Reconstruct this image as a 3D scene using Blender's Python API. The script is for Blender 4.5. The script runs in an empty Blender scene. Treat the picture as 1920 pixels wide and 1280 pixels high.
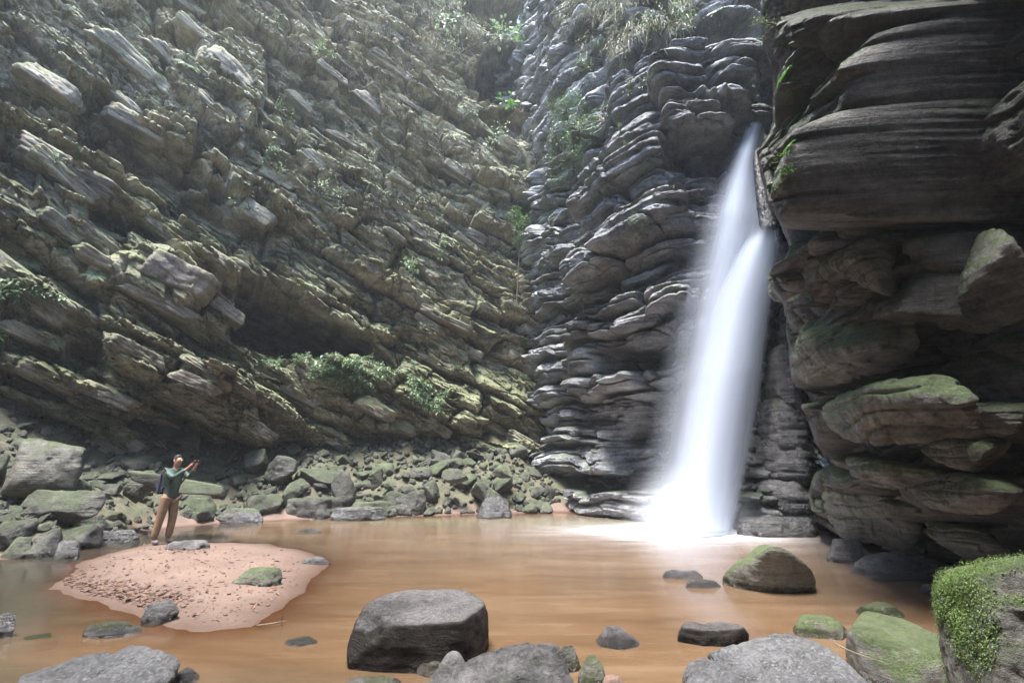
import bpy, bmesh, math, random
import numpy as np
from mathutils import Vector, Matrix, Euler

# ------------------------------------------------------------------ camera
C = bpy.context.scene.collection
SC = bpy.context.scene
FPX = 853.0                      # focal length in photograph pixels (16 mm on 36 mm, 1920 wide)
ALPHA = math.atan2(225.0, FPX)   # camera looks up
CAM = np.array([0.0, 0.0, 1.65])
cd = bpy.data.cameras.new('camera')
cam = bpy.data.objects.new('camera', cd)
C.objects.link(cam)
cam.location = CAM
cam.rotation_euler = (math.pi/2 + ALPHA, 0, 0)
cd.sensor_width = 36.0
cd.lens = FPX / 1920.0 * 36.0
cd.clip_start = 0.05
cd.clip_end = 500
SC.camera = cam

# ------------------------------------------------------------------ sky, sun, exposure
SUN_EL, SUN_AZ = math.radians(75), math.radians(-150)   # azimuth from +Y towards +X
w = bpy.data.worlds.new('World'); SC.world = w; w.use_nodes = True
nt = w.node_tree; nt.nodes.clear()
sky = nt.nodes.new('ShaderNodeTexSky'); sky.sky_type = 'NISHITA'; sky.sun_disc = False
sky.sun_elevation = SUN_EL; sky.sun_rotation = SUN_AZ
bg = nt.nodes.new('ShaderNodeBackground'); bg.inputs['Strength'].default_value = 0.15
wo = nt.nodes.new('ShaderNodeOutputWorld')
nt.links.new(sky.outputs[0], bg.inputs[0]); nt.links.new(bg.outputs[0], wo.inputs[0])
sl = bpy.data.lights.new('sun', 'SUN'); sl.energy = 3.4; sl.angle = math.radians(20)
sl.color = (1.0, 0.97, 0.93)
sun = bpy.data.objects.new('sun', sl); C.objects.link(sun)
sd = Vector((math.cos(SUN_EL)*math.sin(SUN_AZ), math.cos(SUN_EL)*math.cos(SUN_AZ), math.sin(SUN_EL)))
sun.rotation_euler = sd.to_track_quat('Z', 'Y').to_euler()
SC.view_settings.view_transform = 'Standard'
SC.view_settings.look = 'None'
SC.view_settings.exposure = 2.5
SC.view_settings.gamma = 1.0
SC.render.engine = 'CYCLES'
cy = SC.cycles
cy.use_denoising = True
try: cy.denoiser = 'OPENIMAGEDENOISE'
except Exception: pass
cy.max_bounces = 8; cy.diffuse_bounces = 5; cy.glossy_bounces = 3
cy.transparent_max_bounces = 24; cy.transmission_bounces = 3; cy.volume_bounces = 1
cy.sample_clamp_indirect = 6.0

# ------------------------------------------------------------------ pixel <-> place
ca, sa = math.cos(ALPHA), math.sin(ALPHA)
def ray(px, row):
    X = (px-960.0)/FPX; U = (640.0-row)/FPX
    return np.array([X, ca-sa*U, sa+ca*U])
def at(px, row, z=None, Y=None):
    d = ray(px, row)
    t = (z-CAM[2])/d[2] if z is not None else Y/d[1]
    return CAM+d*t
def proj(P):
    Q = P-CAM
    f = ca*Q[..., 1]+sa*Q[..., 2]
    u = -sa*Q[..., 1]+ca*Q[..., 2]
    f = np.where(np.abs(f) < 1e-3, 1e-3, f)
    bad = f < 0.3
    px = np.where(bad, -9e3, 960+FPX*Q[..., 0]/f); row = np.where(bad, -9e3, 640-FPX*u/f)
    return px, row

# ------------------------------------------------------------------ numpy noise
def _h(ix, iy, iz, seed):
    with np.errstate(over='ignore'):
        n = (ix.astype(np.int64)*374761393 + iy.astype(np.int64)*668265263 + iz.astype(np.int64)*2147483647 + seed*1274126177) & 0xffffffff
        n = ((n ^ (n >> 13))*1274126177) & 0xffffffff
        n = ((n ^ (n >> 16))*2246822519) & 0xffffffff
        n = n ^ (n >> 15)
    return (n & 0xffffff).astype(np.float32)/16777215.0
def vnoise(P, scale=1.0, seed=0):
    p = np.asarray(P, dtype=np.float32)*np.asarray(scale, dtype=np.float32)
    i = np.floor(p).astype(np.int64); f = (p-i).astype(np.float32)
    f = f*f*f*(f*(f*6-15)+10)
    x, y, z = i[..., 0], i[..., 1], i[..., 2]
    fx, fy, fz = f[..., 0], f[..., 1], f[..., 2]
    def L(a, b, t): return a+(b-a)*t
    c = [[[_h(x+a, y+b, z+d, seed) for d in (0, 1)] for b in (0, 1)] for a in (0, 1)]
    return 2*L(L(L(c[0][0][0], c[1][0][0], fx), L(c[0][1][0], c[1][1][0], fx), fy),
               L(L(c[0][0][1], c[1][0][1], fx), L(c[0][1][1], c[1][1][1], fx), fy), fz)-1
def fbm(P, scale=1.0, octv=4, seed=0, gain=0.5):
    s = np.asarray(scale, dtype=np.float32); a = 1.0; r = 0; t = 0
    for o in range(octv):
        r = r+a*vnoise(P, s, seed+o*17); t += a; a *= gain; s = s*2.03
    return r/t
def ridged(P, scale=1.0, octv=3, seed=0):
    s = np.asarray(scale, dtype=np.float32); a = 1.0; r = 0; t = 0
    for o in range(octv):
        r = r+a*(1-2*np.abs(vnoise(P, s, seed+o*29))); t += a; a *= 0.5; s = s*2.1
    return r/t
def h1(k, seed):
    k = np.asarray(k); z = np.zeros_like(k, dtype=np.int64)
    return _h(k.astype(np.int64), z+7, z+3, seed)
def h2(k, b, seed):
    k = np.asarray(k).astype(np.int64); b = np.asarray(b).astype(np.int64)
    return _h(k, b, np.zeros_like(k)+5, seed)
def sstep(a, b, x):
    t = np.clip((x-a)/(b-a), 0, 1); return t*t*(3-2*t)

def strata(u, wv, thick, amp, seed, round_=0.0, groove=0.4, blk=(1.5, 4.0), tilt=0.5, jog=0.5):
    """layers of uneven thickness cut into blocks; returns how far the face stands out (m) and the layer number"""
    rng = np.random.RandomState(seed)
    n = 4000
    th = thick*rng.uniform(0.45, 1.7, n); bd = np.cumsum(th)-60.0
    k = np.searchsorted(bd, wv.ravel()).reshape(wv.shape); k = np.clip(k, 1, n-1)
    lo = bd[k-1]; h = th[k]; f = (wv-lo)/h
    L = h*(blk[0]+(blk[1]-blk[0])*h1(k, seed+1)); off = h1(k, seed+2)*10
    uu = u/L+off
    uu = uu+jog*(f-0.5)*(h1(k, seed+9)-0.5)      # joints lean
    b = np.floor(uu); g = uu-b
    r1 = h2(k, b, seed+3); r2 = h2(k, b, seed+4)-0.5; r3 = h2(k, b, seed+5)-0.5
    prot = (r1-0.5)*0.9+(h1(k, seed+6)-0.5)*0.8+tilt*(r2*(g-0.5)*1.6+r3*(f-0.5)*1.2)
    e = np.minimum(np.minimum(f, 1-f)*h, np.minimum(g, 1-g)*L*0.8)
    el = np.minimum(f, 1-f)*h
    d = amp*prot
    if round_ > 0:
        q = np.clip(el/(h*0.5), 0, 1); d = d+amp*round_*(np.sqrt(np.clip(1-(1-q)**2, 0, 1))-0.6)
        q2 = np.clip(np.minimum(g, 1-g)*L/(h*0.6), 0, 1); d = d+amp*round_*0.5*(np.sqrt(np.clip(1-(1-q2)**2, 0, 1))-1)
    d = d-amp*groove*np.exp(-(e/(thick*0.07))**2)
    return d, k

def facets(u, v, amp, seed, tilt=1.0, crack=0.25, cw=0.05):
    """broken faces: every cell of a random mosaic is a plane of its own, cracked along its edges"""
    iu, iv = np.floor(u).astype(np.int64), np.floor(v).astype(np.int64)
    f1 = np.full(u.shape, 9.0, dtype=np.float32); f2 = f1.copy(); bx = np.zeros_like(f1); by = np.zeros_like(f1); ci = np.zeros(u.shape, dtype=np.int64); cj = ci.copy()
    for a in (-1, 0, 1):
        for b in (-1, 0, 1):
            x = iu+a; y = iv+b; dx = (u-(x+.1+.8*h2(x, y, seed))).astype(np.float32); dy = (v-(y+.1+.8*h2(x, y, seed+1))).astype(np.float32); d = np.sqrt(dx*dx+dy*dy)
            m = d < f1; f2 = np.where(m, f1, np.minimum(f2, d)); f1 = np.where(m, d, f1); bx = np.where(m, dx, bx); by = np.where(m, dy, by); ci = np.where(m, x, ci); cj = np.where(m, y, cj)
    r = lambda k: h2(ci, cj, seed+k)-.5
    return amp*(r(2)*.9+tilt*(r(3)*bx*1.6+r(4)*by*1.6)-crack*np.exp(-((f2-f1)/cw)**2))

def poly_sd(px, row, poly):
    """signed distance in pixels, positive inside; poly closed list"""
    P = np.array(poly, dtype=np.float32); n = len(P)
    d = np.full(px.shape, 1e9, dtype=np.float32); ins = np.zeros(px.shape, dtype=bool)
    for i in range(n):
        a = P[i]; b = P[(i+1) % n]
        e = b-a; wx = px-a[0]; wy = row-a[1]
        t = np.clip((wx*e[0]+wy*e[1])/max(1e-6, float(e@e)), 0, 1)
        d = np.minimum(d, (wx-t*e[0])**2+(wy-t*e[1])**2)
        c = ((a[1] > row) != (b[1] > row)) & (px < (b[0]-a[0])*(row-a[1])/((b[1]-a[1]) if abs(b[1]-a[1]) > 1e-6 else 1e-6)+a[0])
        ins ^= c
    return np.where(ins, 1, -1)*np.sqrt(d)
def features(P, feats, seed=0, wob=5.0):
    px, row = proj(P)
    wx = fbm(P, 1.1, 3, seed+900)*wob; wy = fbm(P, 1.1, 3, seed+950)*wob
    px = px+wx; row = row+wy
    D = np.zeros(px.shape, dtype=np.float32)
    for ft in feats:
        poly, amp, wid = ft[0], ft[1], ft[2]
        gx, gy = (ft[3], ft[4]) if len(ft) > 3 else (0, 0)
        q = np.array(poly); x0, y0 = q.min(0)-3*abs(wid)-10; x1, y1 = q.max(0)+3*abs(wid)+10
        m = (px > x0) & (px < x1) & (row > y0) & (row < y1)
        if not m.any(): continue
        sd_ = poly_sd(px[m], row[m], poly)
        t = np.clip(sd_/wid, 0, 1)
        pr = np.sqrt(np.clip(1-(1-t)**2, 0, 1))
        cx, cyy = q.mean(0); hw = max(1, (q[:, 0].max()-q[:, 0].min())/2); hh = max(1, (q[:, 1].max()-q[:, 1].min())/2)
        a = amp*(1+gx*(px[m]-cx)/hw+gy*(row[m]-cyy)/hh)
        D[m] += pr*a
    return D

# ------------------------------------------------------------------ mesh helpers
def mesh_from(name, V, F, smooth=True):
    me = bpy.data.meshes.new(name)
    V = np.asarray(V, dtype=np.float32).reshape(-1, 3); F = np.asarray(F, dtype=np.int32)
    me.vertices.add(len(V)); me.vertices.foreach_set('co', V.ravel())
    n = F.shape[1]
    me.loops.add(F.size); me.loops.foreach_set('vertex_index', F.ravel())
    me.polygons.add(len(F)); me.polygons.foreach_set('loop_start', np.arange(0, F.size, n, dtype=np.int32))
    try: me.polygons.foreach_set('loop_total', np.full(len(F), n, dtype=np.int32))
    except Exception: pass
    me.polygons.foreach_set('use_smooth', np.full(len(F), smooth, dtype=bool))
    me.update(calc_edges=True); me.validate()
    return me
def link(name, me, mat=None, parent=None):
    o = bpy.data.objects.new(name, me); C.objects.link(o)
    if mat is not None and len(me.materials) == 0: me.materials.append(mat)
    if parent is not None: o.parent = parent
    return o
def tag(o, label=None, cat=None, group=None, kind=None):
    if label: o['label'] = label
    if cat: o['category'] = cat
    if group: o['group'] = group
    if kind: o['kind'] = kind
    return o
def empty(name, loc):
    o = bpy.data.objects.new(name, None); C.objects.link(o); o.location = loc; o.empty_display_size = 0.1
    return o
def grid_faces(nu, nv, flip=False):
    i = np.arange(nu-1)[:, None]*nv+np.arange(nv-1)[None, :]
    i = i.ravel()
    F = np.stack([i, i+nv, i+nv+1, i+1], 1)
    return F[:, ::-1] if flip else F
def catmull(P, n, axis=0):
    P = np.moveaxis(np.asarray(P, dtype=np.float64), axis, 0)
    m = len(P); t = np.linspace(0, m-1, n); i = np.clip(np.floor(t).astype(int), 0, m-2); f = (t-i)
    f = f.reshape((-1,)+(1,)*(P.ndim-1))
    g = lambda k: P[np.clip(k, 0, m-1)]
    p0, p1, p2, p3 = g(i-1), g(i), g(i+1), g(i+2)
    r = 0.5*((2*p1)+(-p0+p2)*f+(2*p0-5*p1+4*p2-p3)*f**2+(-p0+3*p1-3*p2+p3)*f**3)
    return np.moveaxis(r, 0, axis)
def arc_resample(P, n):
    D = catmull(P, 600); s = np.r_[0, np.cumsum(np.linalg.norm(np.diff(D, axis=0), axis=1))]
    t = np.linspace(0, s[-1], n)
    return np.stack([np.interp(t, s, D[:, k]) for k in range(D.shape[1])], 1), t

# ------------------------------------------------------------------ materials
class NT:
    def __init__(s, name):
        s.m = bpy.data.materials.new(name); s.m.use_nodes = True; s.t = s.m.node_tree; s.t.nodes.clear()
        s.out = s.n('ShaderNodeOutputMaterial')
    def n(s, typ, **kw):
        nd = s.t.nodes.new(typ)
        for k, v in kw.items():
            if k.startswith('i_'):
                key = k[2:].replace('_', ' ')
                tgt = nd.inputs[int(key)] if key.isdigit() else nd.inputs[key]
                if hasattr(v, 'outputs') or isinstance(v, bpy.types.NodeSocket): s.l(v, tgt)
                else: tgt.default_value = v
            else: setattr(nd, k, v)
        return nd
    def l(s, a, b): s.t.links.new(a.outputs[0] if hasattr(a, 'outputs') else a, b)
    def math(s, op, a, b=0.0, c=None, clamp=False):
        nd = s.n('ShaderNodeMath', operation=op); nd.use_clamp = clamp
        for i, v in enumerate((a, b, c)):
            if v is None: continue
            if isinstance(v, (int, float)): nd.inputs[i].default_value = v
            else: s.l(v, nd.inputs[i])
        return nd.outputs[0]
    def ramp(s, fac, stops, interp='LINEAR'):
        nd = s.n('ShaderNodeValToRGB'); nd.color_ramp.interpolation = interp
        el = nd.color_ramp.elements
        while len(el) < len(stops): el.new(0.5)
        for e, (p, c) in zip(el, stops):
            e.position = p; e.color = (c, c, c, 1) if isinstance(c, (int, float)) else (*c, 1)
        s.l(fac, nd.inputs[0]); return nd.outputs[0]
    def mix(s, fac, a, b, blend='MIX'):
        nd = s.n('ShaderNodeMix', data_type='RGBA', blend_type=blend)
        for i, v in ((0, fac), (6, a), (7, b)):
            if isinstance(v, (int, float)): nd.inputs[i].default_value = v
            elif isinstance(v, tuple): nd.inputs[i].default_value = (*v, 1)
            else: s.l(v, nd.inputs[i])
        return nd.outputs[2]
    def noise(s, vec, scale, detail=6, rough=0.6, dist=0.0):
        nd = s.n('ShaderNodeTexNoise'); nd.inputs['Scale'].default_value = scale
        nd.inputs['Detail'].default_value = detail; nd.inputs['Roughness'].default_value = rough
        nd.inputs['Distortion'].default_value = dist
        if vec is not None: s.l(vec, nd.inputs['Vector'])
        return nd.outputs[0]
    def mapping(s, vec, scale=(1, 1, 1), rot=(0, 0, 0), loc=(0, 0, 0)):
        nd = s.n('ShaderNodeMapping'); nd.inputs['Scale'].default_value = scale
        nd.inputs['Rotation'].default_value = rot; nd.inputs['Location'].default_value = loc
        s.l(vec, nd.inputs[0]); return nd.outputs[0]

def rock_mat(name, cols, moss=0.5, moss_or_lit_col=((0.035, 0.05, 0.012), (0.085, 0.11, 0.03)), rough=(0.5, 0.8), bed=0.0, bedscale=(0.5, 0.5, 6.0),
             sc=1.0, lichen=0.3, bump=0.035, vary=0.35, mw=1.25, rust=0.0, spec=0.5):
    """cols: dark, mid, light stone; moss, or a painted lit top, covers what faces up; lichen specks; bed: lines along the bedding"""
    T = NT(name)
    tc = T.n('ShaderNodeTexCoord'); oi = T.n('ShaderNodeObjectInfo')
    co = tc.outputs['Object']
    comb = T.n('ShaderNodeVectorMath', operation='ADD'); T.l(co, comb.inputs[0])
    sc3 = T.n('ShaderNodeVectorMath', operation='SCALE'); sc3.inputs[3].default_value = 37.0
    cx = T.n('ShaderNodeCombineXYZ'); T.l(oi.outputs['Random'], cx.inputs[0]); T.l(oi.outputs['Random'], cx.inputs[1]); T.l(cx, sc3.inputs[0]); T.l(sc3, comb.inputs[1])
    v = comb.outputs[0]
    n1 = T.noise(v, 0.9*sc, 7, 0.62, 0.4)
    n2 = T.noise(v, 5.0*sc, 8, 0.7)
    n3 = T.noise(v, 34.0*sc, 5, 0.75)
    bm = T.mapping(v, bedscale, (0, math.radians(bed), 0))
    n4 = T.noise(bm, 2.2*sc, 6, 0.65, 0.3)
    base = T.ramp(n1, [(0.28, cols[0]), (0.5, cols[1]), (0.74, cols[2])])
    f2 = T.ramp(n2, [(0.3, 0.0), (0.72, 1.0)])
    base = T.mix(T.math('MULTIPLY', f2, 0.55), base, cols[2])
    f4 = T.ramp(n4, [(0.34, 1.0), (0.52, 0.0)])
    base = T.mix(T.math('MULTIPLY', f4, 0.6), base, cols[0])
    if rust > 0:
        n6 = T.noise(T.mapping(v, loc=(5, 3, 9)), 1.6*sc, 5, 0.6, 0.5)
        base = T.mix(T.math('MULTIPLY', T.ramp(n6, [(0.56, 0.0), (0.72, 1.0)]), rust), base, (0.30, 0.14, 0.06))
    if lichen > 0:
        n5 = T.noise(T.mapping(v, loc=(11, 2, 5)), 22.0*sc, 3, 0.8)
        l1 = T.math('MULTIPLY', T.ramp(n5, [(0.60, 0.0), (0.68, 1.0)]), T.ramp(n2, [(0.4, 0.15), (0.7, 1.0)]))
        base = T.mix(T.math('MULTIPLY', l1, lichen), base, (0.42, 0.42, 0.36))
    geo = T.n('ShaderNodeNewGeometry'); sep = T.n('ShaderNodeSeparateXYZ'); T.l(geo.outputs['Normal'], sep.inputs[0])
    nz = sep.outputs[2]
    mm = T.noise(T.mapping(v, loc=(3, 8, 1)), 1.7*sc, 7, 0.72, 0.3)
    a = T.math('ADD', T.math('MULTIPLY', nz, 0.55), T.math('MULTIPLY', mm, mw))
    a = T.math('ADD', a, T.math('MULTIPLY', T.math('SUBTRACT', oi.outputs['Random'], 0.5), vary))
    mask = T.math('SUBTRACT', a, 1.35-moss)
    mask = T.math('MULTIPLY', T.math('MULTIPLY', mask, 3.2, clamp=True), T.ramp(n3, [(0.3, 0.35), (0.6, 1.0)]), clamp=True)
    mcol = T.mix(T.ramp(n3, [(0.35, 0.0), (0.65, 1.0)]), moss_or_lit_col[0], moss_or_lit_col[1])
    mcol = T.mix(T.ramp(n2, [(0.35, 0.0), (0.7, 0.5)]), mcol, tuple(1.25*c for c in moss_or_lit_col[1]))
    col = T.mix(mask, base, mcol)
    n7 = T.noise(T.mapping(v, loc=(7, 7, 2)), 13.0*sc, 6, 0.8)
    g1 = T.math('ADD', 0.45, T.math('MULTIPLY', T.ramp(T.math('ADD', T.math('MULTIPLY', n7, 0.6), T.math('MULTIPLY', n1, 0.4)), [(0.38, 0.0), (0.56, 1.0)]), 0.72))
    g2 = T.math('ADD', 0.82, T.math('MULTIPLY', T.ramp(n3, [(0.3, 0.0), (0.7, 1.0)]), 0.36))
    gg = T.math('MULTIPLY', g1, g2); cg = T.n('ShaderNodeCombineColor'); [T.l(gg, cg.inputs[i]) for i in range(3)]
    col = T.mix(1.0, col, cg.outputs[0], 'MULTIPLY')
    n8 = T.noise(T.mapping(v, bedscale, (0, math.radians(bed), 0), loc=(2, 9, 4)), 0.9*sc, 4, 0.6)
    col = T.mix(T.math('MULTIPLY', T.ramp(n8, [(0.5, 0.0), (0.62, 1.0)]), 0.45), col, T.mix(1.0, col, (0.35, 0.34, 0.34), 'MULTIPLY'))
    spz = T.n('ShaderNodeSeparateXYZ'); T.l(geo.outputs['Position'], spz.inputs[0])
    wl = T.math('MULTIPLY', T.math('SUBTRACT', T.math('ADD', 0.02, T.math('MULTIPLY', n2, 0.16)), spz.outputs[2]), 22.0, clamp=True)
    wl = T.math('MULTIPLY', wl, 0.85, clamp=True)
    col = T.mix(wl, col, T.mix(1.0, col, (0.28, 0.26, 0.24), 'MULTIPLY'))
    vb = T.math('ADD', 0.82, T.math('MULTIPLY', oi.outputs['Random'], 0.36))
    cb = T.n('ShaderNodeCombineColor'); [T.l(vb, cb.inputs[i]) for i in range(3)]
    col = T.mix(1.0, col, cb.outputs[0], 'MULTIPLY')
    h = T.math('ADD', T.math('MULTIPLY', n2, 1.0), T.math('MULTIPLY', n3, 0.28))
    h = T.math('ADD', h, T.math('MULTIPLY', n4, 0.9))
    h = T.math('ADD', h, T.math('MULTIPLY', n7, 0.9))
    h = T.math('ADD', h, T.math('MULTIPLY', mask, T.math('MULTIPLY', n3, 0.8)))
    bmp = T.n('ShaderNodeBump'); bmp.inputs['Strength'].default_value = 0.9; bmp.inputs['Distance'].default_value = bump; T.l(h, bmp.inputs['Height'])
    p = T.n('ShaderNodeBsdfPrincipled'); T.l(col, p.inputs['Base Color']); T.l(bmp, p.inputs['Normal'])
    r = T.n('ShaderNodeMapRange'); r.inputs['From Min'].default_value = 0.35; r.inputs['From Max'].default_value = 0.65
    r.inputs['To Min'].default_value = rough[0]; r.inputs['To Max'].default_value = rough[1]; T.l(n2, r.inputs[0])
    ro = T.math('MAXIMUM', r.outputs[0], T.math('MULTIPLY', mask, 0.75))
    T.l(T.math('MAXIMUM', T.math('SUBTRACT', ro, T.math('MULTIPLY', wl, 0.6)), 0.12), p.inputs['Roughness'])
    p.inputs['Specular IOR Level'].default_value = spec
    T.l(p, T.out.inputs[0])
    return T.m

M = {}
M['left'] = rock_mat('left_cliff_rock', ((0.07, 0.060, 0.048), (0.27, 0.225, 0.17), (0.46, 0.41, 0.34)), moss=0.72, bed=-17, lichen=0.35, rust=0.5, bump=0.05,
                     moss_or_lit_col=((0.05, 0.07, 0.024), (0.15, 0.19, 0.065)))
M['back'] = rock_mat('layered_cliff_rock', ((0.05, 0.051, 0.058), (0.19, 0.19, 0.205), (0.38, 0.38, 0.40)), moss=0.42, bed=0, lichen=0.25, bump=0.05, rough=(0.4, 0.75),
                     moss_or_lit_col=((0.025, 0.04, 0.012), (0.07, 0.095, 0.035)))
M['right'] = rock_mat('right_cliff_rock', spec=0.3, cols=((0.03, 0.028, 0.027), (0.115, 0.108, 0.102), (0.27, 0.26, 0.245)), moss=0.84, bed=0, lichen=0.25, bump=0.05, rough=(0.35, 0.65),
                      moss_or_lit_col=((0.03, 0.05, 0.012), (0.10, 0.14, 0.045)))
M['wet'] = rock_mat('wet_black_rock', ((0.012, 0.012, 0.013), (0.04, 0.038, 0.04), (0.10, 0.095, 0.10)), moss=0.25, lichen=0.3, bump=0.05, rough=(0.12, 0.45), spec=0.8)
M['rubble'] = rock_mat('rubble_rock', ((0.026, 0.025, 0.022), (0.078, 0.074, 0.064), (0.16, 0.152, 0.135)), moss=0.74, lichen=0.45, bump=0.03, sc=1.6, rough=(0.4, 0.75),
                       moss_or_lit_col=((0.024, 0.036, 0.014), (0.075, 0.10, 0.04)))
M['stone'] = rock_mat('grey_boulder_rock', ((0.03, 0.028, 0.027), (0.08, 0.076, 0.074), (0.14, 0.135, 0.13)), moss=0.2, lichen=0.35, bump=0.02, sc=2.2, rough=(0.35, 0.7),
                      bedscale=(0.6, 0.6, 4.0))
M['mossy'] = rock_mat('mossy_boulder_rock', ((0.03, 0.028, 0.024), (0.09, 0.085, 0.07), (0.19, 0.18, 0.155)), moss=0.62, lichen=0.3, bump=0.025, sc=2.0, rough=(0.4, 0.75),
                      moss_or_lit_col=((0.025, 0.042, 0.010), (0.08, 0.115, 0.03)))

M['block'] = rock_mat('stone_painted_lit_top', ((0.006, 0.0055, 0.0055), (0.014, 0.012, 0.011), (0.04, 0.034, 0.03)), moss=0.80, mw=0.4, moss_or_lit_col=((0.085, 0.082, 0.082), (0.185, 0.18, 0.18)), lichen=0.05, bump=0.02, sc=1.8, spec=0.12, rough=(0.4, 0.7), bedscale=(0.6, 0.6, 4.0), vary=0.0)  # pale top and near-black sides put light and shade into the stone's colour
M['pale_slab'] = rock_mat('pale_stone_painted_shade', ((0.02, 0.02, 0.02), (0.06, 0.058, 0.055), (0.13, 0.127, 0.12)), moss=0.98, mw=0.6, moss_or_lit_col=((0.065, 0.065, 0.068), (0.17, 0.17, 0.175)), lichen=0.3, bump=0.03, sc=1.5, rough=(0.35, 0.65), bedscale=(0.6, 0.6, 4.0), vary=0.0)  # paler upward faces and darker sides: light painted over a pale stone
M['crag'] = rock_mat('dark_craggy_stone', ((0.02, 0.019, 0.019), (0.07, 0.066, 0.066), (0.15, 0.145, 0.145)), moss=0.12, vary=0.1, moss_or_lit_col=((0.03, 0.045, 0.012), (0.09, 0.12, 0.03)), lichen=0.25, bump=0.035, sc=2.6, rough=(0.22, 0.55), bedscale=(1.0, 1.0, 5.0))
# ------------------------------------------------------------------ walls
def wall(name, plan, zs, lean, nu, nv, dispf, mat, slope=0.0, flip=False, post=None, smooth=True):
    """plan: list of (x,y); rows of the sheet follow the bedding (slope = fall per metre along the wall)"""
    pl, s = arc_resample(np.array(plan, float), nu)
    tan = np.gradient(pl, axis=0); tan /= np.linalg.norm(tan, axis=1)[:, None]
    nrm = np.stack([tan[:, 1], -tan[:, 0]], 1)*(-1 if flip else 1)
    zz = np.linspace(zs[0], zs[1], nv)
    Z = zz[None, :]-slope*s[:, None]
    lz = np.interp(Z, [a for a, b in lean], [b for a, b in lean])
    P = np.zeros((nu, nv, 3))
    P[..., 0] = pl[:, 0][:, None]+nrm[:, 0][:, None]*lz
    P[..., 1] = pl[:, 1][:, None]+nrm[:, 1][:, None]*lz
    P[..., 2] = Z
    Nn = np.zeros_like(P); Nn[..., 0] = nrm[:, 0][:, None]; Nn[..., 1] = nrm[:, 1][:, None]
    S = np.broadcast_to(s[:, None], Z.shape); W = np.broadcast_to(zz[None, :], Z.shape)
    D = dispf(P, S, W, Nn)
    if isinstance(D, tuple): D, extra = D
    else: extra = 0
    P2 = P+Nn*D[..., None]
    P2[..., 2] += extra
    if post is not None: P2 = post(P2)
    F = grid_faces(nu, nv, flip=not flip); VV = P2.reshape(-1, 3)
    if slope:                                   # drop what lies deep under ground or far above the rim
        zf = VV[F][:, :, 2]; F = F[(zf.min(1) > -1.0) & (zf.max(1) < 36)]
        use = np.unique(F); mp = np.zeros(len(VV), dtype=np.int64); mp[use] = np.arange(len(use)); F = mp[F]; VV = VV[use]
    me = mesh_from(name, VV, F, smooth)
    o = link(name, me, mat)
    return o, P2, Nn, S

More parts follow.
